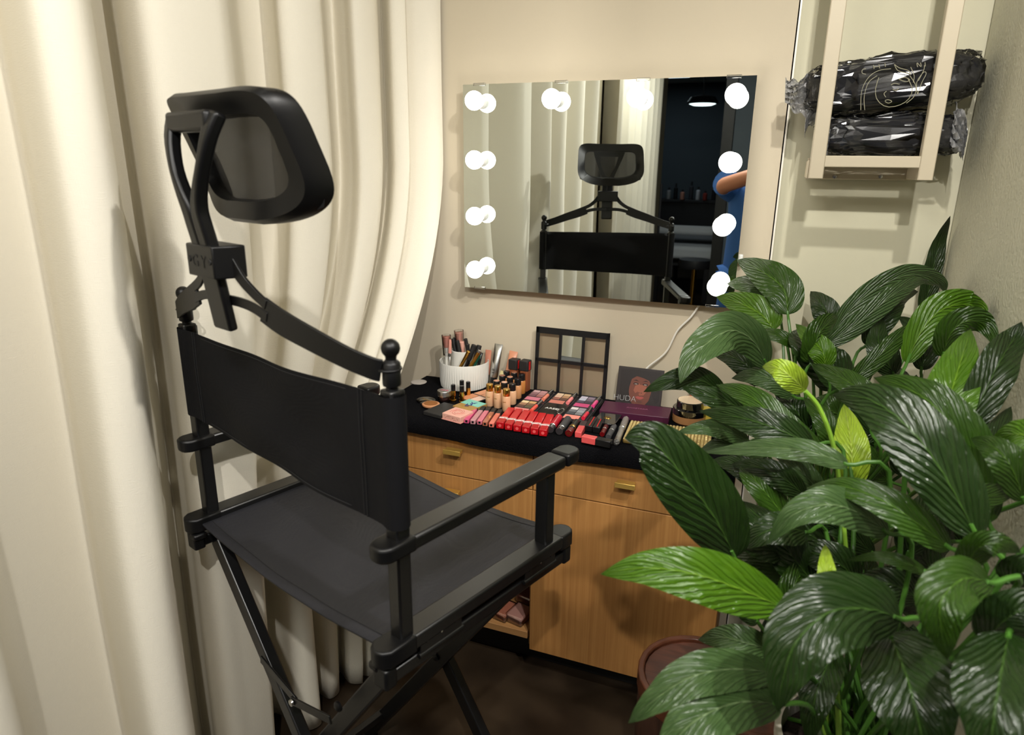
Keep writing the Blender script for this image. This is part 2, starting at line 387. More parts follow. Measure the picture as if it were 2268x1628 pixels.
# close top and bottom of the panel part (front j 9..43, back mirrored)
for k in (0, NZ-1):
    for j in range(9, 43):
        jb = 53 + (43-j); mb.f.append([k*n+j, k*n+j+1, k*n+(jb-1) % n, k*n+jb % n])
back = part('backrest', mb, M_fab)
for u0 in (.045, .052, W_-.052, W_-.045):
    ln = []
    for k in range(NZ):
        zf = k/(NZ-1); P = [p for p in secs[k][9:44]]; q = min(P, key=lambda p: abs(p[0]-u0)); i0 = P.index(q)
        ln.append((u0, q[1]-.0006, q[2]))
    part('seam', MB().tube(ln, .0008, 5), M_thr, p=back)
for zo in (.006, -.006):
    k = NZ-1 if zo < 0 else 0
    part('seam', MB().tube([(p[0], p[1]-.0008, p[2]+zo) for p in secs[k][13:40]], .0006, 5), M_thr, p=back)
# headrest bracket: ribbon bowed back between the finials, split near the middle
def ribbon(pts, th=.0045):
    """pts (u,v,z,h): upright strip"""
    P = [cr(pts, i/23) for i in range(24)]; mb = MB(); o = 0
    for i, (u, v, z, h) in enumerate(P):
        a = P[max(i-1, 0)]; b = P[min(i+1, 23)]; t = Vector((b[0]-a[0], b[1]-a[1], 0)).normalized(); nn = Vector((-t.y, t.x, 0))*th/2
        sl = Vector((b[0]-a[0], b[1]-a[1], b[2]-a[2])).normalized(); up = Vector((-t.x*sl.z, -t.y*sl.z, math.sqrt(max(0, 1-sl.z**2))))
        for s1, s2 in ((-1, -1), (1, -1), (1, 1), (-1, 1)): mb.v.append(Vector((u, v, z)) + nn*s1 + up*(h/2*s2))
    for i in range(23):
        for k in range(4): mb.f.append([i*4+k, i*4+(k+1) % 4, (i+1)*4+(k+1) % 4, (i+1)*4+k])
    mb.f.append([3, 2, 1, 0]); mb.f.append([92, 93, 94, 95]); return mb
mbr = MB()
def join(a, b):
    o = len(a.v); a.v += b.v; a.f += [[i+o for i in f] for f in b.f]; return a
for s in (0, 1):
    X = (lambda u: u) if s == 0 else (lambda u: W_-u)
    join(mbr, ribbon([(X(.004), -.013, 1.150, .029), (X(.016), -.020, 1.153, .029), (X(.05), -.032, 1.163, .030), (X(.10), -.046, 1.180, .033), (X(.15), -.056, 1.196, .036), (X(.186), -.061, 1.210, .036)]))
    join(mbr, ribbon([(X(.176), -.061, 1.217, .014), (X(.20), -.063, 1.229, .0145), (X(.222), -.067, 1.246, .0155), (X(.242), -.071, 1.270, .018), (X(.25), -.073, 1.28, .018)]))
    join(mbr, ribbon([(X(.176), -.061, 1.200, .014), (X(.205), -.063, 1.209, .0135), (X(.235), -.065, 1.213, .0135), (X(.276), -.066, 1.213, .0135)]))
    mbr.tube([(X(.004)+.0150*math.cos(t), .0150*math.sin(t), 1.150) for t in [x*math.pi/8 for x in range(17)]], .0022, 6)
brk = part('headrest_bracket', mbr, M_pls, bevel=.0008)
# clamp box with chamfered sides, GY cut on the rear face
UC = W_/2
poly = [(UC-.044, -.066), (UC-.036, -.096), (UC+.036, -.096), (UC+.044, -.066), (UC+.044, -.052), (UC-.044, -.052)]
hex_ = MB().prism(poly, 1.247, 1.291)
box = part('clamp_box', hex_, M_pls, bevel=.002)
M_eng = mat('engraved', (10, 10, 10), .6)
text('lettering', 'G Y', .024, M_eng, box, frame((UC-.001, -.0962, 1.268), (1, 0, 0), (0, 0, 1)), .0004)
for du in (-.028, .028):
    part('screw', MB().lathe([(0, 0), (.0045, 0), (.0042, .0014), (.002, .0018), (0, .001)], (UC+du, -.0958, 1.270), 14, Matrix.Rotation(math.pi/2, 3, 'X')), M_eng, p=box)
part('slider', MB().bar((UC, -.069, 1.170), (UC, -.086, 1.298), .047, .014, (0, 1, 0)), M_pls, bevel=.004)
# neck: forked yoke
def fork(sgn):
    pts = [(UC+sgn*.0115, -.084, 1.285, .0245), (UC+sgn*.0115, -.090, 1.315, .024), (UC+sgn*.013, -.094, 1.338, .022), (UC+sgn*.023, -.096, 1.362, .017), (UC+sgn*.037, -.095, 1.392, .014), (UC+sgn*.050, -.089, 1.430, .019), (UC+sgn*.055, -.078, 1.458, .028)]
    P = [cr(pts, i/19) for i in range(20)]; m2 = MB()
    for i, (u, v, z, w) in enumerate(P):
        a = P[max(i-1, 0)]; b = P[min(i+1, 19)]; t = Vector((b[0]-a[0], b[1]-a[1], b[2]-a[2])).normalized()
        sd = t.cross(Vector((0, -1, 0))).normalized(); nn = sd.cross(t)
        d = .009
        for s1, s2 in ((-1, -1), (1, -1), (1, 1), (-1, 1)): m2.v.append(Vector((u, v, z)) + sd*(w/2*s1) + nn*(d*s2))
    for i in range(19):
        for k in range(4): m2.f.append([i*4+k, i*4+(k+1) % 4, (i+1)*4+(k+1) % 4, (i+1)*4+k])
    m2.f.append([3, 2, 1, 0]); m2.f.append([76, 77, 78, 79]); return m2
nk = fork(-1); join(nk, fork(1)); nk.box((UC, -.086, 1.448), (.108, .018, .026))
part('neck', nk, M_pls, bevel=.005, seg=3)
# headrest shell: rounded frame curved round the head, mesh stretched in it
HB, HT = 1.326, 1.486
def hp(s, q, off=0):
    """s -1..1 across, q 0..1 up -> local point on the curved headrest face; off along the rear normal"""
    q2 = q
    hw = .141 - .005*q
    u = UC + s*hw
    z = HB + (HT-HB)*q - .012*(1-q)*(1-s*s) + .018*(1-q)*s*s*.6 + .008*q*(s*s)
    v = -.008 - .046*q**1.5 + (.036-.018*q)*s*s - off
    return Vector((u, v, z))
def rr_loop(inset, n=64):
    """rounded rectangle in (s,q) space"""
    pts = []; hw = 1-inset*1.0; hh = .5-inset*.9; rc_s = .34*(1-inset); rc_q = .36*(1-inset*1.2)
    for k in range(n):
        a = 2*math.pi*(k+.5)/n; c, s = math.cos(a), math.sin(a)
        e = .33 if s > 0 else .42; x = math.copysign(abs(c)**e, c); y = math.copysign(abs(s)**e, s)
        pts.append((x*hw, .5+y*hh))
    return pts
lo_ = [rr_loop(0.0), rr_loop(0.0), rr_loop(.04), rr_loop(.20), rr_loop(.22), rr_loop(.20)]
offs = [-.012, .014, .026, .022, .010, -.001]
mb = MB(); n = 64
for L_, of in zip(lo_, offs):
    for (s, q) in L_: mb.v.append(hp(s, q, of))
for i in range(6):
    for k in range(n): mb.f.append([i*n+k, i*n+(k+1) % n, ((i+1) % 6)*n+(k+1) % n, ((i+1) % 6)*n+k])
hr = part('headrest_frame', mb, M_pls)
M_net = mat('black_mesh', (12, 12, 14), .7); nt = M_net.node_tree; b_ = nt.nodes['Principled BSDF']
tc = nt.nodes.new('ShaderNodeTexCoord'); vo = nt.nodes.new('ShaderNodeTexChecker'); mp = nt.nodes.new('ShaderNodeMapping')
mp.inputs['Rotation'].default_value = (0, .785, 0); vo.inputs['Scale'].default_value = 900
wv = nt.nodes.new('ShaderNodeTexWave'); wv.bands_direction = 'X'; wv.inputs['Scale'].default_value = 230
wz = nt.nodes.new('ShaderNodeTexWave'); wz.bands_direction = 'Z'; wz.inputs['Scale'].default_value = 230
mm = nt.nodes.new('ShaderNodeMath'); mm.operation = 'MULTIPLY'; gt = nt.nodes.new('ShaderNodeMath'); gt.operation = 'LESS_THAN'; gt.inputs[1].default_value = .34
nt.links.new(tc.outputs['Object'], wv.inputs[0]); nt.links.new(tc.outputs['Object'], wz.inputs[0]); nt.links.new(wv.outputs['Fac'], mm.inputs[0]); nt.links.new(wz.outputs['Fac'], mm.inputs[1])
nt.links.new(mm.outputs[0], gt.inputs[0])
mxn = nt.nodes.new('ShaderNodeMath'); mxn.operation = 'MULTIPLY_ADD'; mxn.inputs[1].default_value = .24; mxn.inputs[2].default_value = .76
nt.links.new(gt.outputs[0], mxn.inputs[0]); nt.links.new(mxn.outputs[0], b_.inputs['Alpha'])
rows = []
for i in range(17):
    row = []
    for j in range(33):
        s = -1+2*j/32; q = i/16
        # map square to rounded rectangle
        x = s*.97*(1-.06*abs(2*q-1)**4); y = .5+(q-.5)*.94*(1-.06*abs(s)**4)
        row.append(hp(x, y, .001-.004*(1-s*s)))
    rows.append(row)
part('headrest_mesh', MB().grid(rows), M_net, p=hr)

# ------------------------------------------------------------------ lighted mirror
MX0, MX1, MZ0, MZ1 = -.8806, -.0918, 1.0368, 1.6139; MYF = -.04
M_mir = mat('mirror_silver', (232, 238, 234), .0, metal=1)
M_wht = mat('white_gloss', (235, 235, 230), .3)
mi = thing('vanity_mirror', 'wide frameless vanity mirror with ten round light bulbs on the beige wall', 'mirror', ((MX0+MX1)/2, 0, MZ0))
mx = (MX0+MX1)/2; mw = MX1-MX0; mh = MZ1-MZ0
mi_l = lambda x, y, z: (x-mx, y, z-MZ0)
MB().box((0, MYF/2-.001, mh/2), (mw-.004, -MYF-.006, mh-.004)).build('casing', M_wht, mi, bevel=.002)
MB().box((0, MYF+.002, mh/2), (mw, .004, mh)).build('glass', M_mir, mi, smooth=False)
M_bulb = mat('bulb_glow', (255, 248, 238), .4, emit=8.0)
for z in (1.567, 1.410, 1.2545, 1.0995):
    for x in ((-.826, -.602, -.374, -.134) if z > 1.5 else (-.826, -.134)):
        sk = MB().lathe([(0, 0), (.019, 0), (.0185, .018), (.015, .020), (0, .020)], mi_l(x, MYF, z), 24, Matrix.Rotation(math.pi/2, 3, 'X')).build('bulb_socket', M_wht, mi)
        pr = [(0, .018), (.013, .019)] + [(.0258*math.cos(t), .0455+.0258*math.sin(t)) for t in [-1.0, -.8, -.5, -.2, .1, .4, .7, 1.0, 1.3]] + [(0, .0713)]
        MB().lathe(pr, mi_l(x, MYF, z), 24, Matrix.Rotation(math.pi/2, 3, 'X')).build('bulb', M_bulb, sk)
for x, z in ((-.83, MZ1), (-.59, MZ1), (-.37, MZ1), (-.145, MZ1), (-.83, MZ0), (-.145, MZ0)):  # clear blocks shaped in place of light reflections on the mirror edge
    MB().box(mi_l(x, MYF+.002, z+(-.001 if z > 1.3 else .001)), (.036, .010, .008)).build('edge_glint', clear('clear_glint', op=.35), mi, bevel=.001)
MB().box(mi_l(MX1+.006, -.022, 1.168), (.012, .014, .022)).build('switch', M_wht, mi, bevel=.003)
cab = crpath([(-.175, -.02, MZ0+.01), (-.20, -.016, 1.00), (-.235, -.014, .955), (-.262, -.016, .89), (-.31, -.02, .84), (-.335, -.03, .80), (-.338, -.028, .742)], 50)
tag(MB().tube(cab, .0028, 8).build('power_cable', mat('white_cable', (225, 222, 212), .5)), 'white power cable hanging from the mirror down to the counter', 'cable')

# ------------------------------------------------------------------ vanity cabinet
YF = -.35; CT = .712
M_oak = wood('oak_veneer', (182, 132, 74), (160, 110, 58), 2, 2.2, .5, 110)
M_oakh = wood('oak_inside', (186, 140, 88), (166, 118, 70), 0, 2.2, .55, 70)
M_brass = mat('brass', (214, 176, 92), .42, metal=.75)
X0, XM, X1 = -.995, -.540, -.036
cbn = thing('vanity_cabinet', 'oak vanity cabinet with brass pulls, black toe kick and an open shelf at the left', 'cabinet', ((X0+X1)/2, 0, FZ))
cx = (X0+X1)/2
def cp(name, c, s, m, bev=.001, par=cbn, **k): return MB().box((c[0]-cx, c[1], c[2]-FZ), s).build(name, m, par, bevel=bev, **k)
cp('top_panel', ((X0-.05+X1)/2, YF/2-.002, CT-.009), (X1-X0+.06, -YF-.006, .018), M_oakh)
cp('side_panel', (X0+.009, YF/2+.006, .378), (.018, -YF-.024, .652), M_oak)
cp('side_panel', (X1-.009, YF/2+.006, .378), (.018, -YF-.024, .652), M_oak)
cp('divider', (XM, YF/2+.006, .378), (.018, -YF-.024, .652), M_oakh)
cp('back_panel', (cx, -.008, .378), (X1-X0-.04, .008, .65), mat('cabinet_back', (60, 46, 30), .7))
cp('shelf', ((X0+XM)/2, YF/2-.002, .087), (XM-X0-.02, -YF-.02, .022), M_oakh)
cp('shelf', ((XM+X1)/2, YF/2+.01, .087), (X1-XM-.02, -YF-.03, .022), M_oakh)
cp('toe_kick', (cx, -.27, .015), (X1-X0-.03, .016, .105), mat('black_laminate', (10, 9, 8), .5), 0)
def pull(dr, x, z):
    """small rectangular brass bar pull; coordinates local to the drawer (same as cabinet)"""
    mb = MB().box((x-cx, YF-.030, z-FZ), (.052, .006, .014)).box((x-cx-.020, YF-.0195, z-FZ), (.006, .021, .010)).box((x-cx+.020, YF-.0195, z-FZ), (.006, .021, .010)).box((x-cx, YF-.0195, z-FZ+.0055), (.046, .02, .002))
    mb.build('pull', M_brass, dr, bevel=.001)
d = cp('drawer', ((X0+XM)/2, YF+.009, .634), (XM-X0-.003, .018, .148), M_oak); pull(d, -.766, .642)
d = cp('drawer', ((X0+XM)/2, YF+.009, .484), (XM-X0-.003, .018, .146), M_oak); pull(d, -.773, .516)
d = cp('drawer', ((XM+X1)/2, YF+.009, .634), (X1-XM-.003, .018, .148), M_oak); pull(d, -.287, .632)
cp('door', ((XM+X1)/2-.001, YF+.009, .303), (X1-XM-.001, .018, .508), M_oak)
# soap packs on the open shelf
for i, (px, py, c) in enumerate(((1150, 1362, (196, 150, 138)), (1112, 1358, (186, 120, 96)), (1158, 1342, (170, 120, 120)))):
    P = onp(px, py+8, 2, .0985); P.y = max(P.y, YF+.05+.09*(i == 2)); P.y = YF+.06 if i < 2 else YF+.16
    t = thing('soap_bar', ['pinkish wrapped bar on the open shelf, nearest the door', 'orange-brown wrapped bar on the open shelf, left one', 'dull pink wrapped bar at the rear of the open shelf'][i], 'soap', (P.x, P.y, .0985), R_(-12), 'wrapped bars on the open shelf')
    MB().box((0, 0, .014), (.055, .07, .026)).build('bar', mat('soap%d' % i, c, .4), t, bevel=.006, seg=3)
    MB().box((0, 0, .0145), (.060, .076, .029)).build('wrapper', clear('clear_plastic', op=.18), t, bevel=.006)

# ------------------------------------------------------------------ black towel on the counter
M_tow = mat('black_terry', (14, 14, 17), 1.0, spec=.08, bump=('n', 330, 1.0, .006))
TZ = .7225
def towel(x0, x1):
    prof_ = [(-.012, 0), (-.10, 0), (-.20, 0), (-.30, 0), (-.345, 0), (-.362, -.003), (-.372, -.013), (-.375, -.030), (-.374, -.046)]
    n = 150; rows = []
    for j in range(n+1):
        x = x0 + (x1-x0)*j/n; row = []
        for (y, dz) in [cr(prof_, k/44) for k in range(45)]:
            nz = noise.noise(Vector((x*9, y*9, 1)))*.0012 if y > -.34 else noise.noise(Vector((x*7, dz*20, 2)))*.005
            dd = dz*(1+.12*math.sin(x*8)) if dz < -.03 else dz
            row.append((x, y + (nz if y < -.36 else 0), TZ + dd + (nz*.5 if y > -.34 else 0) + noise.noise(Vector((x*160, y*160, dz*160)))*.0008))
        rows.append(row)
    return MB().grid(rows)
tow = towel(-1.035, -.03).build('towel', M_tow, solid=-.0 or .0045, fix=False)
tag(tow, 'thick black terry towel spread over the vanity top under the makeup', 'towel')

# ------------------------------------------------------------------ walnut stool
M_wal = wood('walnut', (96, 52, 36), (52, 26, 18), 0, 5, .32, 60)
M_walv = wood('walnut_side', (78, 52, 40), (42, 26, 20), 2, 4, .4, 90)
def stadium(cx_, cy_, hx, r, n=14, g=0):
    return [(cx_+hx+(r+g)*math.cos(t), cy_+(r+g)*math.sin(t)) for t in [-math.pi/2+math.pi*k/n for k in range(n+1)]] + [(cx_-hx+(r+g)*math.cos(t), cy_+(r+g)*math.sin(t)) for t in [math.pi/2+math.pi*k/n for k in range(n+1)]]
st = thing('walnut_stool', 'dark walnut stool with a raised rim, between vanity cabinet and peace lily', 'stool', (.0, -.760, FZ))
SH = .478
MB().prism(stadium(0, 0, .045, .118), 0.0, SH-.004).build('body', M_walv, st, bevel=.004)
mb = MB(); A = stadium(0, 0, .045, .121); B = stadium(0, 0, .045, .108); n = len(A)
for L_, z in ((A, SH-.03), (A, SH+.008), (B, SH+.008), (B, SH-.03)): mb.v += [Vector((x, y, z)) for x, y in L_]
for i in range(4):
    for k in range(n): mb.f.append([i*n+k, i*n+(k+1) % n, ((i+1) % 4)*n+(k+1) % n, ((i+1) % 4)*n+k])
mb.build('rim', mat('walnut_rim', (84, 46, 30), .3), st, bevel=.003)
MB().prism(stadium(0, 0, .045, .107), SH-.004, SH+.001).build('top_panel', M_wal, st, bevel=.001)

# ------------------------------------------------------------------ wall rack with two wrapped black bundles
M_rack = mat('rack_paint', (190, 179, 156), .45, spec=.4, bump=('n', 60, .1, .001))
RY = -.22
def rx(px, py=400): return onp(px, py, 1, RY).x
rk = thing('wall_rack', 'cream painted wooden wall rack with two tall uprights, mounted above the plant', 'shelf', (.17, 0, 1.36))
def rp(name, c, s, bev=.002, par=rk, m=M_rack): return MB().box((c[0]-.17, c[1], c[2]-1.36), s).build(name, m, par, bevel=bev)
xl0, xl1 = rx(1789), rx(1822); xr0, xr1 = rx(2031), rx(2066)
zb_ = onp(1800, 396, 1, RY).z; zs0 = onp(1900, 371, 1, RY).z; zs1 = onp(1900, 345, 1, RY).z
rp('upright', ((xl0+xl1)/2, RY+.014, (zb_+2.45)/2), (xl1-xl0, .028, 2.45-zb_))
rp('upright', ((xr0+xr1)/2, RY+.014, (zb_+2.45)/2), (xr1-xr0, .028, 2.45-zb_))
rp('front_rail', ((xl0+xr1)/2, RY+.014, (zs0+zs1)/2), (xr1-xl0-.01, .024, zs1-zs0))
rp('support_slat', ((xl0+xr1)/2, -.125, zs1-.006), (xr1-xl0-.01, .026, .012))  # unseen front slat, placed to fill a gap in the rack's cast shadow
rp('support_slat', ((xl0+xr1)/2, -.055, zs1-.006), (xr1-xl0-.01, .028, .012))
for x in (xl0-.004, xr1-.024):
    rp('side_bracket', (x+.010, RY/2+.01, zb_+.020), (.018, -RY-.02, .04))
bk = rp('back_rail', ((xl0+xr0)/2+.01, -.012, zb_+.022), (xr0-xl0+.02, .022, .05))
for px in (1849, 1951):
    P = onp(px, 391, 1, -.024)
    MB().lathe([(0, 0), (.0055, 0), (.0045, .002), (0, .0025)], (P.x-.17, -.0235, P.z-1.36), 14, Matrix.Rotation(math.pi/2, 3, 'X')).build('screw', M_steel, bk)
rp('upper_rail', ((xl0+xr1)/2, -.012, 2.40), (xr1-xl0, .022, .06))
# bundles
M_bund = mat('black_cloth', (20, 20, 23), .85, spec=.3, bump=('n', 60, .5, .004))
M_wrap = clear('plastic_wrap', op=.03, rough=.13)
def bundle(name, label, c, hx, hy, hz, seed, tilt=0, pinch=0):
    t = thing(name, label, 'bundle', c, 0, 'plastic-wrapped black bundles on the wall rack'); t.rotation_euler = (0, tilt, 0)
    def shape(g, amp, fr):
        mb = MB(); nu, nv = 72, 36
        rows = []
        for i in range(nv+1):
            a = -math.pi/2 + math.pi*i/nv; row = []
            for j in range(nu+1):
                b = 2*math.pi*(j % nu)/nu
                ca, sa, cb, sb = math.cos(a), math.sin(a), math.cos(b), math.sin(b)
                e = .45; pw = lambda q, e: math.copysign(abs(q)**e, q)
                p = Vector(((hx+g)*pw(ca, e)*pw(cb, e), (hy+g)*pw(ca, e)*pw(sb, e), (hz+g)*pw(sa, .6)))
                d = noise.noise(p*fr+Vector((seed, 0, 0)))*amp + noise.noise(p*fr*2.5+Vector((seed, 5, 0)))*amp*.4
                p += p.normalized()*d
                row.append(tuple(p))
            rows.append(row)
        return mb.grid(rows)
    MBX = shape(0, .010, 14); MBX.build('cloth', M_bund, t)
    wr = shape(.005, .017, 17); rj = random.Random(seed)
    low = MB(); nu, nv = 72, 36; keep_r = list(range(0, nv+1, 1)); o_rows = []
    for i in keep_r:
        row = []
        for j in range(0, nu, 1):
            p = wr.v[i*(nu+1)+j].copy()
            if 0 < i < nv: p += Vector((rj.uniform(-.005, .005), 0, rj.uniform(-.003, .003))) + p.normalized()*rj.uniform(-.0005, .0030)
            row.append(p)
        row.append(row[0].copy()); o_rows.append(row)
    low.grid(o_rows)
    f2 = []
    for f in low.f:
        if rj.random() < .5: f2 += [[f[0], f[1], f[2]], [f[0], f[2], f[3]]]
        else: f2 += [[f[1], f[2], f[3]], [f[1], f[3], f[0]]]
    low.f = f2
    low.build('plastic_wrap', M_wrap, t, smooth=False)
    return t
zsh = zs1+.002
b1 = bundle('wrapped_bundle', 'lower bundle of folded black cloth in clear plastic, resting on the rack rails', (.203, -.082, zsh+.046), .146, .058, .040, 2)
b2 = bundle('wrapped_bundle', 'upper bundle of black cloth in clear plastic with a line-drawn face print', (.192, -.088, zsh+.154), .172, .066, .050, 9, tilt=R_(-5))
M_wrp2 = clear('plastic_tail', (250, 250, 250), op=.18, rough=.15, bump=(22, .02), milk=.22)
def tail(par, pts, w, nm='plastic_tail'):
    rows = []
    for i in range(14):
        f = i/13; c = Vector(cr(pts, f)); ww = w*(1-.55*f); row = []
        for j in range(15):
            g = j/14-.5; row.append(tuple(c + Vector((0, .012*math.sin(j*1.9+i*.8)+.01*noise.noise(Vector((i*.5, j*.6, 1))), g*ww + .006*math.sin(i*1.3+j*2)))))
        rows.append(row)
    return MB().grid(rows).build(nm, M_wrp2, par, solid=.0006, fix=False)
tail(b2, [(-.15, -.02, -.005), (-.185, -.03, -.01), (-.215, -.035, .008)], .10)
tail(b2, [(-.14, -.03, -.04), (-.165, -.035, -.06), (-.17, -.035, -.085)], .05)
tail(b1, [(.12, -.05, .02), (.145, -.055, -.01), (.15, -.05, -.03)], .09)
tail(b1, [(-.12, -.06, -.02), (-.128, -.062, -.03)], .06)
# drawing on the upper bundle (thin raised lines a hair above the cloth)
M_line = mat('print_beige', (156, 152, 128), .6)
def surf(px, py, lift=.003):
    y = -.088-.066-.008; return onp(px, py, 1, y)
mb = MB()
def stroke(pts, r=.0007, n=16):
    P = [(p[0], p[1], 0) for p in pts]; mb.tube([surf(*cr(P, i/(n-1))[:2]) for i in range(n)], r, 5)
Z = lambda x, y: (1680+x/2.626, y/2.626)
for P in ([(770, 400), (700, 410), (640, 450), (600, 530), (595, 640)], [(690, 440), (640, 480), (615, 560), (618, 640)],
          [(700, 450), (680, 520), (690, 580), (740, 620), (810, 615), (870, 580), (895, 520), (870, 460)], [(880, 440), (915, 500), (905, 560), (860, 600)],
          [(745, 530), (730, 545), (740, 565)], [(770, 495), (790, 485), (820, 490)], [(780, 520), (800, 525), (815, 515)], [(735, 585), (755, 580), (775, 590), (755, 600), (735, 590)],
          [(790, 375), (820, 395), (870, 410), (885, 430)], [(790, 375), (810, 410), (860, 425), (885, 430)], [(815, 460), (850, 450), (880, 465), (855, 475), (815, 460)],
          [(900, 480), (905, 440), (885, 390)], [(925, 550), (920, 480), (960, 420), (975, 430), (950, 480), (925, 550)], [(930, 470), (960, 410), (965, 380)],
          [(625, 400), (605, 405), (603, 425), (625, 432)], [(668, 378), (672, 400)], [(700, 374), (704, 396)], [(670, 390), (702, 386)], [(735, 368), (738, 388)],
          [(925, 390), (922, 366), (945, 388), (942, 364)], [(968, 362), (970, 386)]):
    stroke([Z(*q) for q in P])
for v in mb.v: pass
ob = mb.build('face_print', M_line, None); ob.parent = b2; ob.matrix_parent_inverse = (Matrix.Translation(b2.location) @ Matrix.Rotation(R_(-5), 4, 'Y')).inverted()
# ------------------------------------------------------------------ makeup on the towel
TT = TZ + .0030     # resting height on the towel
def G(px, py, z=TT): return onp(px, py, 2, z)
def mk(n, c, r=.35, **k): return mat(n, c, r, **k)
M_b = mk('cap_black', (20, 20, 21), .25); M_bm = mk('cap_black_matte', (34, 33, 33), .55); M_gold = mk('gold', (226, 176, 84), .2, metal=1)
M_silv = mk('silver', (200, 200, 198), .28, metal=1); M_gl = clear('clear_plastic', op=.02, lwb=.14); M_w = mk('white_plastic', (226, 224, 216), .45)
M_txtw = mk('print_white', (236, 234, 228), .5); M_txtd = mk('print_dark', (30, 28, 28), .5); M_txtg = mk('print_gold', (206, 160, 70), .3, metal=1)
M_peach = mk('foundation_light', (226, 178, 138), .3); M_peach2 = mk('foundation_mid', (205, 148, 100), .3); M_peach3 = mk('foundation_tan', (196, 128, 66), .3); M_peach4 = mk('foundation_deep', (140, 78, 48), .3)
def Tm(o, ang=0, tilt=0, axis='Y'): return Matrix.Translation(o) @ Matrix.Rotation(ang, 4, 'Z') @ Matrix.Rotation(tilt, 4, axis)

# ribbed white cup with a taller inner cup
cc = G(1023, 871); cc.y += .074; cc.x -= .026
cup = thing('brush_cup', 'round ribbed white organiser cup full of brushes and pens, left end of the vanity', 'cup', cc)
n = 120; o_ = MB()
for (r, z) in ((.066, 0), (.073, .004), (.0755, .02), (.0775, .082), (.0765, .084), (.0745, .082), (.070, .010)):
    for k in range(n): a = 2*math.pi*k/n; g = .0009*(1 if k % 2 else -1) if .003 < z < .0825 and r > .072 else 0; o_.v.append(Vector(((r+g)*math.cos(a), (r+g)*math.sin(a), z)))
for i in range(6):
    for k in range(n): o_.f.append([i*n+k, i*n+(k+1) % n, (i+1)*n+(k+1) % n, (i+1)*n+k])
o_.f.append(list(range(n))[::-1]); o_.f.append([6*n+k for k in range(n)])
o_.build('bowl', M_w, cup)
MB().lathe([(0, .012), (.036, .012), (.038, .108), (.0365, .109), (.035, .107), (.034, .016), (0, .016)], (-.018, .030, 0), 48).build('inner_cup', M_w, cup)
CB = cc.z + .012
def stick(name, label, cat, tip, depth_y, base, parts, grp='brushes and pens in the white cup', r0=.005):
    """a stick in the cup: tip pixel at plane y, base point offset in the cup; parts [(len0,len1,r,name,mat)] measured from base 0..1"""
    B = Vector((cc.x+base[0], cc.y+base[1], CB+ (base[2] if len(base) > 2 else .004))); T = onp(tip[0], tip[1], 1, cc.y+depth_y)
    ax = (T-B).normalized(); L = (T-B).length
    M = Matrix.Translation(B) @ ax.to_track_quat('Z', 'Y').to_matrix().to_4x4()
    t = thing(name, label, cat, group=grp, M=M)
    for (a, b, ra, rb, nm, m) in parts:
        MB().lathe([(0, a*L), (ra*.85, a*L), (ra, a*L+.001), (rb, b*L-.001), (rb*.85, b*L), (0, b*L)], n=14).build(nm, m, t)
    return t
M_bris = mk('bristles_pink', (206, 140, 124), .8); M_bris2 = mk('bristles_peach', (224, 168, 150), .8); M_grn = mk('green_tube', (12, 70, 54), .25)
stick('makeup_brush', 'white-handled makeup brush under a clear cap, leftmost in the white cup', 'brush', (988, 741), -.01, (-.05, -.015), [(0, .60, .006, .006, 'handle', M_w), (.60, .72, .006, .007, 'ferrule', M_w), (.72, .96, .0085, .013, 'bristles', M_bris), (.55, 1, .012, .015, 'clear_cap', M_gl)])
stick('makeup_brush', 'pink-bristled brush under a clear cap, rearmost and tallest in the white cup', 'brush', (1016, 731), .03, (-.022, .035), [(0, .55, .005, .005, 'handle', M_w), (.55, .68, .005, .006, 'ferrule', M_silv), (.68, .95, .009, .014, 'bristles', M_bris2), (.64, 1, .013, .016, 'clear_cap', M_gl)])
stick('makeup_brush', 'slim brush with silver handle standing beside the white-handled brush', 'brush', (997, 752), -.02, (-.035, -.035), [(0, .6, .003, .004, 'handle', M_silv), (.6, .68, .0055, .0055, 'ferrule', M_silv), (.68, 1, .0055, .004, 'bristles', M_bris)])
stick('makeup_brush', 'small brush with peach paddle tip behind the black tubes in the cup', 'brush', (1023, 757), .02, (-.005, .03), [(0, .7, .003, .003, 'handle', M_b), (.7, 1, .006, .008, 'bristles', M_bris2)])
blk = [((1003, 750), .02, (-.025, .015), 'leftmost of the upright black mascara tubes'), ((1007, 747), .03, (-.02, .03), 'rear one of the upright black mascara tubes'), ((1013, 754), .01, (-.008, .012), 'black mascara tube in front of the pink-bristled brush'), ((1031, 750), .02, (.012, .03), 'tall thin black mascara tube at the centre of the cup'),
       ((1036, 762), .0, (.010, .01), 'short black mascara tube right of the tall thin one')]
for tp, dy, bs, lb in blk: stick('mascara_tube', 'black tube: ' + lb, 'mascara', tp, dy, (bs[0], bs[1], .03), [(0, .5, .0055, .0055, 'tube', M_b), (.5, 1, .006, .0058, 'cap', M_bm)])
stick('brow_pen', 'black and gold pen leaning left to right, frontmost in the cup', 'pen', (1038, 778), -.04, (-.022, -.045), [(0, .45, .005, .005, 'barrel', M_b), (.45, 1, .0055, .0055, 'cap', M_gold)])
stick('brow_pen', 'second black and gold pen, crossing to the right side of the cup', 'pen', (1063, 776), -.02, (.005, -.045), [(0, .5, .005, .005, 'barrel', M_b), (.5, .95, .0055, .0055, 'cap', M_gold), (.93, 1, .006, .006, 'cap_end', M_silv)])
stick('mascara_tube', 'dark green mascara tube at the right of the cup', 'mascara', (1062, 786), -.005, (.02, -.045), [(0, .75, .006, .006, 'tube', M_grn), (.75, 1, .0055, .0055, 'cap', M_grn)])
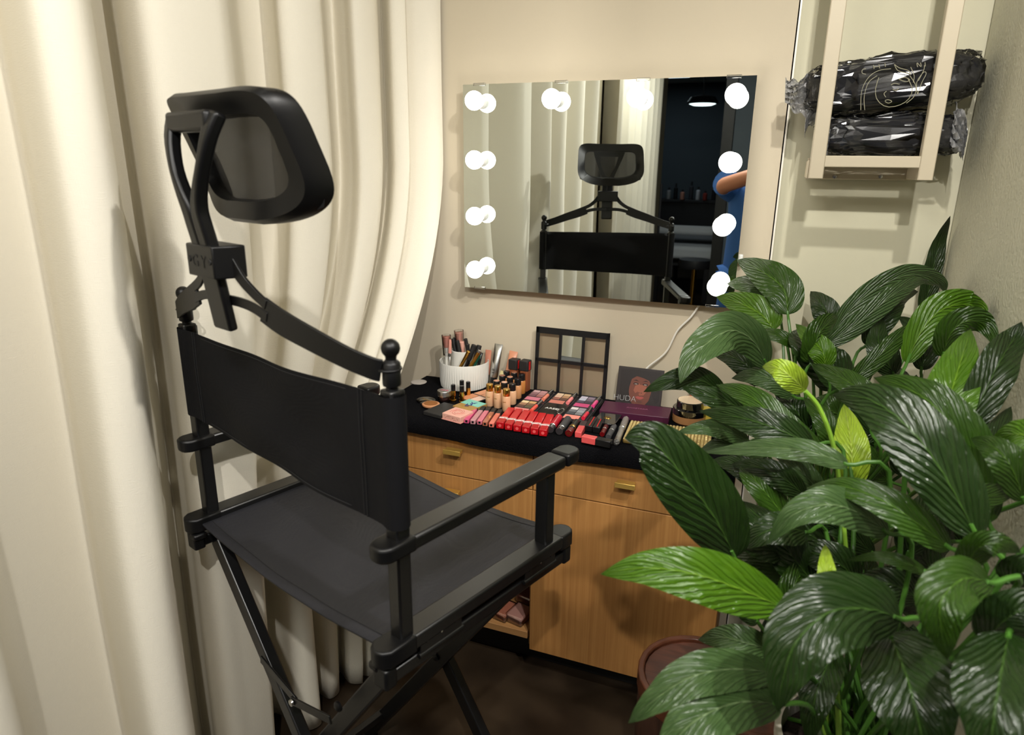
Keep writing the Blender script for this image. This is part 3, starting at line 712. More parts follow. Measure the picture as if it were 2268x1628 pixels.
stick('mascara_tube', 'thick black mascara tube leaning right between the two gold pens', 'mascara', (1051, 764), .0, (-.006, -.018), [(0, .6, .006, .006, 'tube', M_b), (.6, 1, .008, .009, 'cap', M_bm)])
stick('mascara_tube', 'black mascara tube with ribbed cap, behind the second gold pen', 'mascara', (1062, 765), .015, (.018, -.01), [(0, .6, .006, .006, 'tube', M_b), (.6, 1, .008, .008, 'cap', M_bm)])
stick('brow_pen', 'slim black pen against the right rim of the cup', 'pen', (1067, 781), .01, (.045, -.03), [(0, .6, .0045, .0045, 'barrel', M_b), (.6, 1, .005, .005, 'cap', M_b)])

# squeeze tubes leaning on the wall
def sqtube(label, foot, top, y0, y1, w, mb_, mc, txt=None, tm=None, cap=.25):
    B = onp(foot[0], foot[1], 1, y0); B.z = TT; T = onp(top[0], top[1], 1, y1)
    ax = (T-B); L = ax.length; M = frame(B, ax.cross(Vector((0, 1, 0))).normalized() if 0 else Vector((1, 0, 0)) - ax.normalized()*ax.normalized().x, ax)
    M = M @ Matrix.Rotation(math.pi/2, 4, 'X').inverted()   # local z along the tube
    t = thing('squeeze_tube', label, 'tube', group='squeeze tubes against the wall', M=M)
    MB().lathe([(0, 0), (w*.42, 0), (w*.45, .002), (w*.42, L*cap), (0, L*cap)], n=20).build('cap', mc, t)
    mbb = MB(); n = 24; lv = [(L*cap, .43, .43), (L*(cap+.03), .5, .48), (L*.6, .52, .36), (L*.85, .53, .16), (L*.95, .54, .04), (L, .54, .03)]
    for z, a, b in lv:
        for k in range(n): an = 2*math.pi*k/n; mbb.v.append(Vector((w*a*math.cos(an), w*b*math.sin(an), z)))
    for i in range(len(lv)-1):
        for k in range(n): mbb.f.append([i*n+k, i*n+(k+1) % n, (i+1)*n+(k+1) % n, (i+1)*n+k])
    mbb.f.append(list(range(n))[::-1]); mbb.f.append([(len(lv)-1)*n+k for k in range(n)])
    bd = mbb.build('tube', mb_, t)
    for s, sz, zz in (txt or []):
        text('lettering', s, sz, tm or M_txtd, bd, frame((0, -w*.50, L*zz), (1, 0, 0), (0, -.1, 1)), .0003)
    return t
sqtube('silver tube with a black cap, tallest of the tubes behind the white cup', (1090, 850), (1105, 762), -.055, -.02, .025, M_silv, M_b, [('01', .010, .42), ('SPF', .006, .36)])
sqtube('dark and peach tube standing just left of the silver tube', (1077, 850), (1082, 775), -.03, -.014, .019, mk('tube_peach', (196, 128, 104), .35), M_b, [('10', .008, .36)], cap=.3)
sqtube('peach metallic tube between the silver tube and the rear foundation bottles', (1120, 858), (1138, 778), -.05, -.014, .026, mk('tube_rose', (206, 140, 108), .3), mk('rose_cap', (190, 124, 96), .35))
sqtube('small pale green tube lying against the peach metallic tube', (1099, 858), (1114, 822), -.075, -.055, .014, mk('tube_green', (196, 186, 134), .4), mk('tube_green2', (176, 168, 116), .4), [('oz', .006, .5)])

# square foundation bottles with large caps at the back
for px, lb in ((1139, 'left'), (1163, 'right')):
    P = onp(px, 858, 1, -.035); P.z = TT
    t = thing('foundation_bottle', 'square brown foundation bottle with big black cap, %s one of the rear pair' % lb, 'bottle', P, R_(-8), 'square-capped foundation bottles')
    MB().box((0, 0, .034), (.025, .025, .066)).build('bottle', M_peach4, t, bevel=.002)
    c_ = MB().box((0, 0, .083), (.029, .029, .032)).build('cap', M_bm, t, bevel=.002)
    MB().box((.0148, 0, .083), (.0006, .010, .026)).build('red_stripe', mk('stripe_red', (200, 24, 24), .4), c_)

# small round foundation bottles: first row gold caps, others black
F0 = G(1118, 913)
def fbottle(P, capm, liq, topm, label, grp, h=.042, r=.0122, ch=.020):
    t = thing('foundation_bottle', label, 'bottle', P, random.uniform(-.3, .3), grp)
    MB().lathe([(0, 0), (r*.9, 0), (r, .002), (r, h-.004), (r*.85, h-.001), (r*.5, h), (0, h)], n=24).build('bottle', liq, t)
    c_ = MB().lathe([(0, h), (r*.82, h), (r*.84, h+.002), (r*.84, h+ch-.001), (r*.78, h+ch), (0, h+ch)], n=24).build('cap', capm, t)
    if topm: MB().lathe([(0, h+ch), (r*.72, h+ch), (r*.70, h+ch+.0008), (0, h+ch+.001)], n=20).build('shade_dot', topm, c_)
    return t
for px, py, lb in ((1118, 913, 'right one of the three in front'), (1099, 905, 'middle one of the three in front'), (1081, 901, 'left one of the three in front')):
    t = fbottle(G(px, py) + Vector((0, .012, 0)), M_gold, M_peach, None, 'peach foundation bottle with a shiny gold cap, ' + lb, 'gold-capped foundation bottles', h=.046)
    text('lettering', 'liquid', .004, M_txtg, t, frame((0, -.0124, .03), (1, 0, 0), (0, 0, 1)), .0002)
M_dot = [mk('dot%d' % i, c, .4) for i, c in enumerate([(232, 200, 180), (222, 176, 150), (196, 140, 110), (150, 100, 76)])]
rows_ = []
base = [(1131, 897), (1143, 884), (1152, 873), (1159, 864), (1165, 856)]
colname = ['right', 'middle', 'left']
k = 0
for i, (px, py) in enumerate(base):
    P0 = G(px, py) + Vector((0, .012, 0))
    for c in range(3):
        if i == 4 and c < 1: continue
        P = P0 + Vector((-.0265*c, .004*c, 0))
        if P.y > -.018 or i > 3: continue
        dot = M_dot[min(3, (c+i) % 4)] if (c > 0 and i < 2) or (c == 1) else None
        fbottle(P, M_b, [M_peach, M_peach2, M_peach3, M_peach3][i], dot, 'small %s foundation bottle with black cap, %s column, %s behind the gold caps' % (['light peach', 'beige', 'tan', 'amber'][i], colname[c], ['first row', 'second row', 'third row', 'fourth row'][i]), 'black-capped foundation bottles')
        k += 1

# gold lipsticks with black caps standing up
for px, py, lb in ((1002, 890, 'left one, apart from the others'), (1021, 893, 'front one of the cluster'), (1035, 883, 'rear right one of the cluster'), (1021, 880, 'rear left one of the cluster')):
    t = thing('lipstick', 'upright gold lipstick with a black cap, ' + lb, 'lipstick', G(px, py) + Vector((0, .007, 0)), 0, 'standing gold lipsticks')
    MB().lathe([(0, 0), (.0085, 0), (.0085, .005), (.0068, .006), (.0068, .033), (0, .033)], n=20).build('case', M_gold, t)
    MB().lathe([(0, .033), (.0066, .033), (.0066, .050), (.006, .0515), (0, .0515)], n=20).build('cap', M_b, t)

# jars and compacts at the left
t = thing('cream_jar', 'small clear jar with silver lid and pink lettering, by the white cup', 'jar', G(978, 893) + Vector((0, .02, 0)))
MB().lathe([(0, 0), (.018, 0), (.020, .003), (.020, .018), (0, .018)], n=30).build('jar', M_gl, t)
MB().lathe([(0, .003), (.015, .003), (.015, .016), (0, .016)], n=30).build('cream', mk('cream_brown', (120, 78, 72), .4), t)
l_ = MB().lathe([(0, .018), (.0212, .018), (.0212, .033), (.0205, .034), (0, .034)], n=30).build('lid', M_silv, t)
text('lettering', 'LOVE', .010, mk('print_pink', (226, 110, 130), .4), l_, frame((0, 0, .0345), (1, 0, 0), (0, 1, 0)))
t = thing('powder_compact', 'round compact with bronze powder lying open at the left edge of the towel', 'compact', G(948, 905) + Vector((0, .018, 0)))
MB().lathe([(0, 0), (.021, 0), (.022, .004), (0, .004)], n=36).build('base', M_gl, t)
d_ = MB().lathe([(0, .004), (.0245, .004), (.0255, .006), (.0255, .009), (.0235, .010), (0, .010)], n=36).build('lid', mk('bronze_rim', (206, 146, 104), .3), t)
MB().lathe([(0, .010), (.0195, .010), (.0195, .0108), (0, .0108)], n=30).build('powder', mk('bronze', (146, 92, 44), .6), d_)
t = thing('powder_compact', 'thin clear oval compact with gold lettering, behind the bronze compact', 'compact', G(937, 893) + Vector((0, .018, 0)))
MB().lathe([(0, 0), (.024, 0), (.026, .002), (.026, .005), (.024, .006), (0, .006)], n=36, sx=1.1).build('case', M_gl, t)
text('lettering', 'beauty', .010, M_txtg, t, frame((0, 0, .0064), (1, -.3, 0), (.3, 1, 0)))
def slab(name, label, cat, corners, h, m, grp=None, bev=.0015, z0=None):
    """flat box from the four top-face corner pixels (front-left, front-right, back-right, back-left)"""
    zz = (z0 or TT); P = [onp(x, y, 2, zz+h) for x, y in corners]
    c = sum(P, Vector())/4; ex = ((P[1]-P[0])+(P[2]-P[3]))/2; ey = ((P[3]-P[0])+(P[2]-P[1]))/2
    M = frame((c.x, c.y, zz), (ex.x, ex.y, 0), (ey.x, ey.y, 0)); w, d = ex.length, ey.length
    t = thing(name, label, cat, group=grp, M=M)
    MB().box((0, 0, h/2), (w, d, h)).build('case', m, t, bevel=bev)
    return t, w, d
slab('makeup_case', 'flat matte black case lying at the left front of the towel', 'case', [(946, 912), (983, 922), (1014, 898), (975, 889)], .011, M_bm)
t, w, d = slab('face_palette', 'open face palette with three peach powders beside the gold-capped bottles', 'palette', [(1036, 885), (1072, 898), (1090, 868), (1058, 858)], .010, M_b)
for (x, y, sx, sy, c) in ((-.25, .22, .44, .40, (214, 150, 112)), (.23, .22, .44, .40, (224, 164, 128)), (.23, -.24, .44, .42, (232, 196, 176)), (-.25, -.24, .44, .42, (206, 140, 100))):
    MB().box((x*w, y*d, .0103), (sx*w, sy*d, .001)).build('powder', mk('pwd%d' % int(c[2]), c, .7), t, bevel=.0003)
t, w, d = slab('makeup_box', 'turquoise and gold box with a dark blue monogram, behind the pink patterned box', 'box', [(1006, 899), (1046, 911), (1074, 893), (1036, 883)], .014, mk('box_gold', (176, 136, 70), .35))
MB().box((0, d*.22, .0143), (w*.99, d*.52, .0006)).build('turquoise_band', mk('turq', (130, 206, 190), .4), t)
M_blu = mk('print_blue', (40, 60, 130), .4)
text('lettering', 'Y', .034, M_blu, t, frame((w*.04, d*.12, .0148), (1, .3, 0), (-.3, 1, 0))); text('lettering', 'S', .034, M_blu, t, frame((0, 0, .0149), (1, .3, 0), (-.3, 1, 0)), shear=.3); text('lettering', 'L', .030, M_blu, t, frame((-w*.02, -d*.12, .015), (1, .3, 0), (-.3, 1, 0)))
t, w, d = slab('makeup_box', 'pink patterned powder box at the front left of the makeup', 'box', [(982, 915), (1022, 925), (1046, 911), (1006, 900)], .018, mk('box_pink', (232, 176, 160), .45))
MB().box((0, 0, .0008), (w*1.06, d*1.06, .0016)).build('base', mk('box_pink2', (226, 160, 150), .4), t)
mbp = MB()
for i in range(5):
    a0 = i*1.3; mbp.tube([(w*.36*math.cos(a0+q*.5)*(.4+.12*q), d*.36*math.sin(a0+q*.5)*(.4+.12*q), .0183) for q in range(6)], .0005, 5)
mbp.build('pattern', mk('pattern_rose', (206, 104, 96), .5), t)
fr = MB()
for i in range(30): fr.box(((random.random()-.5)*w*.8, -d*.5-.0003, .003+random.random()*.011), (.0012, .0004, .0012))
fr.build('dots', mk('pattern_dark', (150, 60, 60), .5), t)
# lying sticks helper
def lying(name, label, cat, near, far, parts, grp=None, r=None, sq=False, ln=None, lift=0, M=None):
    """near / far pixel of the axis on the towel; parts [(a,b,ra,name,mat)]"""
    A = G(*near); B = G(*far); ax = (B-A); L = ln or ax.length; ax.normalize()
    rm = max(p[2] for p in parts); A = A + Vector((0, 0, rm*(.92 if sq else 1)+lift))
    M = frame(A, ax, Vector((0, 0, 1)).cross(ax))
    t = thing(name, label, cat, group=grp, M=M)
    for (a, b, ra, nm, m) in parts:
        if sq: MB().box((L*(a+b)/2, 0, 0), (L*(b-a), ra*2, ra*1.8)).build(nm, m, t, bevel=ra*.18)
        else: MB().lathe([(0, a*L), (ra*.9, a*L), (ra, a*L+.0008), (ra, b*L-.0008), (ra*.9, b*L), (0, b*L)], n=22, axis=Matrix.Rotation(math.pi/2, 3, 'Y')).build(nm, m, t)
    return t, L
gl = [((1033, 938), (1060, 905), (214, 84, 130), 'hot pink'), ((1047, 940), (1072, 908), (206, 150, 156), 'pale mauve'), ((1062, 941), (1084, 909), (222, 120, 140), 'rose pink'), ((1074, 944), (1096, 912), (176, 104, 82), 'brown nude'), ((1088, 947), (1109, 915), (228, 120, 104), 'salmon')]
for i, (a, b, c, nm) in enumerate(gl):
    t, L = lying('lip_gloss', '%s square lip gloss with black cap, lying between the pink box and red lipsticks' % nm, 'lip gloss', a, b, [(0, .70, .0068, 'tube', mk('gloss%d' % i, c, .2, coat=.5)), (.70, 1.0, .0066, 'cap', M_bm)], 'square lip glosses in a row', sq=True)
    MB().box((-.0006, 0, .0004), (.0004, .006, .006)).build('end_label', M_b, t)
M_red = mk('lip_red', (198, 16, 30), .28, coat=.3); M_red2 = mk('lip_red_end', (176, 14, 24), .3)
for i in range(6):
    a = (1107+19*i, 950+3.4*i); b = (1133+17.2*i, 916+3.0*i)
    t, L = lying('lip_crayon_box' if 0 else 'lipstick', 'red square lipstick with a white script band, %s from the left in the red row' % ['first', 'second', 'third', 'fourth', 'fifth', 'sixth'][i], 'lipstick', a, b, [(0, .28, .0105, 'case', M_red2), (.28, 1, .0102, 'cap', M_red)], 'red square lipsticks in a row', sq=True)
    MB().box((L*.30, 0, .0002), (.010, .0222, .0200)).build('white_band', M_txtw, t, bevel=.0012)
    text('lettering', 'Rouge', .0085, M_red2, t, frame((L*.30, 0, .01025), (0, -1, 0), (1, 0, 0)), .0002, shear=.3)
    MB().lathe([(.0035, 0), (.0042, 0), (.0042, .0003), (.0035, .0003)], (-.0004, 0, 0), 20, Matrix.Rotation(math.pi/2, 3, 'Y')).build('emblem', mk('red_light', (226, 90, 90), .4), t)
M_tr = mk('smoke_base', (52, 48, 50), .12, coat=.6)
lying('lip_gloss', 'round deep red tube with dark glossy end, right after the red square lipsticks', 'lip gloss', (1218, 960), (1238, 932), [(0, .22, .0098, 'base', M_tr), (.22, .25, .0102, 'ring', M_silv), (.25, 1, .0100, 'tube', mk('crimson', (178, 14, 40), .35))])
lying('lip_gloss', 'round dark grey matte tube with glossy end, next to the red tube', 'lip gloss', (1238, 964), (1258, 936), [(0, .22, .0098, 'base', M_tr), (.22, .25, .0102, 'ring', M_silv), (.25, 1, .0100, 'tube', mk('greymat', (62, 62, 64), .5))])
t, L = lying('lipstick', 'black and gold banded lipstick with a dark red end', 'lipstick', (1259, 968), (1277, 942), [(0, .26, .0098, 'base', mk('darkred', (92, 10, 14), .2, coat=.6)), (.26, .40, .0094, 'neck', M_b), (.40, .50, .0098, 'gold_band', M_gold), (.50, 1, .0092, 'cap', mk('olive_black', (30, 30, 26), .25))])
text('lettering', 'CC', .007, M_txtg, t, frame((-.0005, 0, 0), (0, -1, 0), (0, 0, 1)), .0002)
lying('lip_gloss', 'coral square lip gloss with dark brown cap, left of the red-striped boxes', 'lip gloss', (1280, 970), (1294, 944), [(0, .58, .0088, 'tube', mk('coral', (214, 82, 82), .25, coat=.6)), (.58, 1, .0086, 'cap', mk('brown_cap', (58, 44, 44), .5))], sq=True)
for i, (a, b) in enumerate((((1303, 957), (1316, 936)), ((1320, 960), (1330, 941)))):
    t, L = lying('lipstick', 'flat black lipstick box with a red stripe, %s of the pair' % ['left', 'right'][i], 'lipstick', a, b, [(0, 1, .0098, 'case', M_b)], 'black lipsticks with red stripes', sq=True)
    MB().box((L*.5, -.001, .0090), (L*.92, .0022, .0005)).build('red_stripe', mk('stripe_red', (200, 24, 24), .4), t)
lying('lipstick', 'short dark red lipstick in a clear tube behind the black-capped coral gloss', 'lipstick', (1333, 968), (1343, 948), [(0, .5, .0068, 'base', mk('darkred', (92, 10, 14), .2, coat=.6)), (.5, .56, .0072, 'ring', M_silv), (.56, 1, .0068, 'cap', mk('wine', (84, 30, 30), .2))])
lying('lipstick', 'short grey lipstick beside the crystal tube', 'lipstick', (1347, 974), (1360, 950), [(0, .5, .0074, 'base', mk('greymat', (62, 62, 64), .5)), (.5, .55, .0077, 'ring', M_silv), (.55, 1, .0074, 'cap', mk('greymat2', (72, 72, 74), .5))])
lying('lip_gloss', 'coral gloss with big black cap lying crosswise at the front edge', 'lip gloss', (1290, 978), (1354, 991), [(0, .48, .0100, 'tube', mk('coral', (214, 82, 82), .25, coat=.6)), (.48, 1, .0102, 'cap', M_b)], sq=True)
M_cry = mk('crystal', (214, 214, 212), .12, metal=.85, bump=('n', 260, 1, .003))
lying('lip_gloss', 'long faceted silver crystal tube at the right end of the front row', 'lip gloss', (1365, 988), (1386, 936), [(0, .14, .0088, 'base', M_gl), (.03, .55, .0078, 'tube', M_cry), (.55, .60, .0096, 'ring', M_silv), (.60, 1, .0092, 'cap', M_cry)])
t, w, d = slab('powder_compact', 'square glossy black compact with a gold interlocked emblem, right of the palette', 'compact', [(1313, 933), (1362, 941), (1377, 918), (1331, 911)], .016, mk('gloss_black', (10, 10, 12), .08, coat=1))
e_ = MB()
for s in (-1, 1): e_.tube([(s*.0030+.0042*math.cos(a), .0048*math.sin(a), .0162) for a in [math.pi*(0.25+1.5*k/14)+(math.pi if s > 0 else 0)*1 for k in range(15)]], .0006, 5)
e_.tube([(.0105*math.cos(k*math.pi/12), .0085*math.sin(k*math.pi/12), .0162) for k in range(24)], .0003, 5, closed=True)
e_.build('emblem', M_txtg, t)

# big six-window palette: tray with pans lying, framed lid leaning on the wall
PL = thing('eyeshadow_palette', 'large open black palette, framed lid leaning on the wall behind trays of shadows', 'palette', (-.5375, -.040, TT))
PW, PD = .224, .205
M_pal = mk('palette_black', (22, 22, 24), .3)
lid_a = R_(5)
LM = Matrix.Rotation(-lid_a, 3, 'X')
def lb(mb, x, z, sx, sz, y=0, sy=.006): c = LM @ Vector((x, y, z)); return mb.box(c, (sx, sy, sz), LM)
lid = MB(); lb(lid, -PW/2+.005, .1025, .010, .205); lb(lid, PW/2-.005, .1025, .010, .205); lb(lid, 0, .006, PW, .012); lb(lid, 0, .196, PW, .018)
cw = (PW-.02-.018)/3
for x in (-cw/2-.0045, cw/2+.0045): lb(lid, x, .10, .009, .19)
lb(lid, 0, .106, PW, .011)
ld = lid.build('lid', M_pal, PL, bevel=.001)
for r_ in (0, 1):
    for c_ in range(3):
        x = (c_-1)*(cw+.009); z = .056 if r_ == 0 else .149; h_ = .088 if r_ == 0 else .076
        m2 = MB(); lb(m2, x, z, cw, h_, .001, .0012)
        if r_ == 1 and c_ == 1: m2.build('small_mirror', M_mir, ld, smooth=False)
        else: m2.build('window_pane', clear('lid_pane', (255, 252, 248), op=.01, rough=.2), ld)
tray = MB().box((0, -PD/2-.004, .004), (PW, PD, .008)).build('tray', M_pal, PL, bevel=.001)
cells = {(0, 0): [(204, 168, 168), (190, 140, 140), (150, 110, 112), (178, 130, 128), (120, 84, 90), (160, 104, 100), (206, 120, 138), (232, 130, 104)],
         (1, 0): [(218, 190, 160), (206, 172, 130), (212, 174, 150), (172, 130, 96), (150, 96, 80), (104, 74, 58), (198, 120, 104), (236, 130, 130)],
         (2, 0): [(196, 190, 206), (140, 124, 140), (186, 190, 206), (112, 98, 110), (84, 78, 92), (70, 62, 72), (196, 74, 120), (236, 70, 140)],
         (0, 1): [(232, 206, 160), (206, 160, 110), (160, 120, 90), (120, 90, 66), (96, 66, 56), (92, 84, 60), (216, 130, 124), (236, 90, 74)],
         (2, 1): [(216, 206, 206), (146, 140, 148), (110, 112, 116), (150, 152, 156), (70, 72, 76), (120, 120, 122), (236, 140, 126), (214, 40, 64)]}
cW = PW/3; cD = PD/2
for (ci, ri), cols in cells.items():
    x0 = -PW/2 + ci*cW; y0 = -.004 - ri*cD
    q = MB().box((x0+cW/2, y0-cD/2, .0095), (cW*.93, cD*.93, .003)).build('insert', mk('insert_grey', (48, 46, 48), .25), tray, bevel=.0008)
    for i in range(6):
        a, b = i % 2, i//2
        m2 = MB().box((x0+cW*(.22+.30*a), y0-cD*(.13+.19*b), .0114), (cW*.27, cD*.165, .001))
        o2 = m2.build('pan', mk('pan%d_%d_%d' % cols[i], cols[i], .7), tray, bevel=.0002)
    MB().box((x0+cW*.36, y0-cD*.80, .0114), (cW*.58, cD*.26, .001)).build('blush_pan', mk('pan%d_%d_%d' % cols[6], cols[6], .7), tray, bevel=.0002)
    MB().tube([(x0+cW*.84, y0-cD*.92, .0165), (x0+cW*.84, y0-cD*.50, .0165)], .0056, 12).build('mini_gloss', mk('mini%d_%d_%d' % cols[7], cols[7], .2, coat=.6), tray)
    MB().tube([(x0+cW*.84, y0-cD*.50, .0165), (x0+cW*.84, y0-cD*.06, .0165)], .0050, 12).build('mini_gloss_cap', clear('smoke_cap', (120, 120, 126), op=.3), tray)
x0 = -PW/2 + cW; y0 = -.004 - cD
pt = MB().box((x0+cW/2, y0-cD/2, .011), (cW*.93, cD*.93, .006)).build('name_plate', mk('plate_black', (26, 26, 27), .2), tray, bevel=.001)
text('lettering', 'AREEJ', .0165, M_txtw, pt, frame((x0+cW*.46, y0-cD*.46, .0142), (1, 0, 0), (0, 1, 0)), .0002)
MB().tube([(x0+cW*.86+.014*math.cos(a)*.5, y0-cD*.6+.022*math.sin(a), .0155) for a in [k*math.pi/8 for k in range(16)]], .0016, 6, closed=True).build('applicator', M_silv, tray)

# upright square palette with portrait print, and the purple box before it
c0 = onp(1362, 890, 1, -.062); c1_ = onp(1462, 905, 1, -.062); wH = c1_.x-c0.x; hH = .118
hp_ = thing('eyeshadow_palette', 'square palette with a woman\'s portrait and white lettering, upright against the wall', 'palette', M=Matrix.Translation(((c0.x+c1_.x)/2, -.062, TT)) @ Matrix.Rotation(R_(-14), 4, 'X'))
MB().box((0, .004, hH/2), (wH, .008, hH)).build('case', mk('huda_brown', (52, 46, 46), .35), hp_, bevel=.001)
def blob(name, pts, m, lay): return MB().prism(pts, 0, .0003, frame((0, -.0003-.0003*lay, 0), (1, 0, 0), (0, 0, 1))).build(name, m, hp_)
def el(cx_, cz_, a, b, n=28, sk=0): return [(cx_+a*math.cos(2*math.pi*k/n)*(1-sk*math.sin(2*math.pi*k/n)*.3), cz_+b*math.sin(2*math.pi*k/n)) for k in range(n)]
skn = mk('print_skin', (112, 62, 48), .5); skl = mk('print_skin_light', (150, 86, 66), .5); skd = mk('print_skin_dark', (96, 54, 46), .5)
blob('face_print', [(-.024, .022), (-.012, .008), (.004, .004), (.018, .010), (.030, .026), (.035, .050), (.035, .076), (.026, .098), (.006, .106), (-.014, .100), (-.027, .082), (-.030, .052)], skn, 1)
blob('neck_print', [(-.010, .0), (.018, .0), (.016, .014), (-.006, .014)], skd, 1)
blob('light_print', [(-.003, .050), (.002, .038), (.014, .040), (.022, .052), (.020, .068), (.010, .072), (.004, .066), (-.002, .074), (-.012, .066), (-.016, .052), (-.010, .044)], skl, 2)
blob('hair_print', [(-.058, .112), (-.055, .02), (-.040, .006), (-.030, .030), (-.029, .060), (-.024, .084), (-.010, .094), (.010, .090), (.026, .084), (.034, .070), (.040, .04), (.050, .02), (.058, .03), (.058, .112)], mk('print_hair', (40, 34, 34), .4), 2)
for sx_ in (-1, 1):
    blob('eye_print', el(.003+sx_*.0135, .0715, .0075, .0032), mk('print_eye', (26, 18, 18), .4), 3)
    blob('eye_white_print', el(.003+sx_*.0135, .0710, .0045, .0013), mk('print_eyew', (170, 150, 140), .4), 4)
    blob('brow_print', [(.003+sx_*.005, .0790), (.003+sx_*.014, .0835), (.003+sx_*.023, .0800), (.003+sx_*.014, .0810)], mk('print_eye', (26, 18, 18), .4), 3)
    blob('nostril_print', el(.004+sx_*.0035, .0465, .0022, .0013), skd, 3)
blob('nose_print', [(.0015, .070), (.0060, .070), (.0085, .050), (.0045, .0475), (-.0005, .050)], skl, 3)
blob('lips_print', [(-.0095, .0335), (-.002, .0365), (.004, .0352), (.010, .0365), (.0165, .0335), (.010, .0285), (.004, .0272), (-.003, .0285)], mk('print_lips', (168, 84, 80), .3), 3)
blob('chin_print', el(.004, .0205, .008, .0035), skd, 3)
text('lettering', 'HUDA', .0235, mk('print_grey', (196, 196, 198), .4), hp_, frame((-wH/2+.027, -.0026, .026), (.82, 0, 0), (0, 0, 1)), .0002, bold=-.0006)
t, w, d = slab('makeup_box', 'long dark purple box lying in front of the portrait palette', 'box', [(1328, 908), (1483, 926), (1486, 903), (1339, 887)], .020, mk('plum', (78, 28, 56), .4))
text('lettering', 'ANASTASIA', .0115, mk('print_rose', (150, 90, 120), .35), t, frame((w*.02, d*.05, .0203), (1, 0, 0), (0, 1, 0)), .0002)
# amber jar with black lid and a cream disc on top
P = G(1521, 945) + Vector((0, .044, 0))
t = thing('cosmetic_jar', 'wide amber jar with glossy black lid, half hidden by the peace lily leaves', 'jar', P)
MB().lathe([(0, 0), (.042, 0), (.0455, .004), (.0455, .024), (0, .024)], n=48).build('jar', mk('amber', (176, 128, 84), .25, coat=.6), t)
l_ = MB().lathe([(0, .024), (.046, .024), (.046, .040), (.0445, .0415), (.037, .0418), (.0365, .060), (.035, .0615), (0, .0615)], n=48).build('lid', mk('gloss_black', (10, 10, 12), .08, coat=1), t)
MB().lathe([(0, .0615), (.0335, .0615), (.0335, .0625), (0, .0625)], n=40).build('lid_disc', mk('cream_disc', (226, 206, 176), .5), l_)
P = G(1572, 946) + Vector((0, .03, 0))
t = thing('makeup_box', 'small yellow box standing right of the amber jar', 'box', P, R_(8)); MB().box((0, 0, .022), (.05, .03, .044)).build('case', mk('yellow', (206, 180, 70), .5), t, bevel=.002)
P = onp(1578, 850, 1, -.06); P.z = TT
t = thing('cosmetic_bottle', 'white bottle standing at the wall behind the peace lily', 'bottle', P)
MB().lathe([(0, 0), (.026, 0), (.027, .003), (.027, .085), (.022, .090), (0, .090)], n=32).build('bottle', M_w, t); MB().lathe([(0, .090), (.014, .090), (.014, .112), (0, .112)], n=24).build('cap', M_w, t)
P = onp(1543, 850, 1, -.05); P.z = TT
t = thing('cosmetic_bottle', 'small bottle with an orange-red cap left of the white bottle', 'bottle', P)
MB().lathe([(0, 0), (.016, 0), (.017, .003), (.017, .055), (0, .055)], n=28).build('bottle', mk('pinkish', (196, 150, 120), .3), t); MB().lathe([(0, .055), (.015, .055), (.015, .098), (0, .098)], n=24).build('cap', mk('orange', (206, 76, 36), .4), t)
# gold studded clutch
M_cl = mk('gold_sequin', (236, 214, 150), .30, metal=.7)
t, w, d = slab('clutch_bag', 'gold clutch covered in shiny square studs, right end of the towel', 'bag', [(1374, 966), (1560, 1000), (1590, 950), (1402, 936)], .013, mk('clutch_gold', (150, 124, 66), .5, metal=.6), bev=.004)
mbs = MB(); nx, ny = int(w/.0085), int(d/.0085); mbt = MB()
for i in range(nx):
    for j in range(ny):
        x = -w/2 + (i+.5)*w/nx; y = -d/2 + (j+.5)*d/ny; h = .0022 + .0008*random.random(); r_ = .0036; o = len(mbs.v)
        jit = Vector(((random.random()-.5)*.0015, (random.random()-.5)*.0015, 0))
        mbs.v += [Vector((x-r_, y-r_, .0128)), Vector((x+r_, y-r_, .0128)), Vector((x+r_, y+r_, .0128)), Vector((x-r_, y+r_, .0128)), Vector((x, y, .0128+h)) + jit]
        mbs.f += [[o, o+1, o+4], [o+1, o+2, o+4], [o+2, o+3, o+4], [o+3, o, o+4]]
tag(mbs.build('studs', M_cl, t, smooth=False), kind='stuff')
# things past the left end of the towel
P = onp(958, 866, 1, -.04); P.z = CT
t = thing('powder_puff', 'pale grey rounded puff on the bare counter corner by the curtain', 'puff', (-.985-.04, -.085, CT))
MB().lathe([(0, 0), (.022, 0), (.027, .005), (.025, .014), (0, .018)], n=24).build('pad', mk('puff_grey', (190, 182, 172), .9), t)
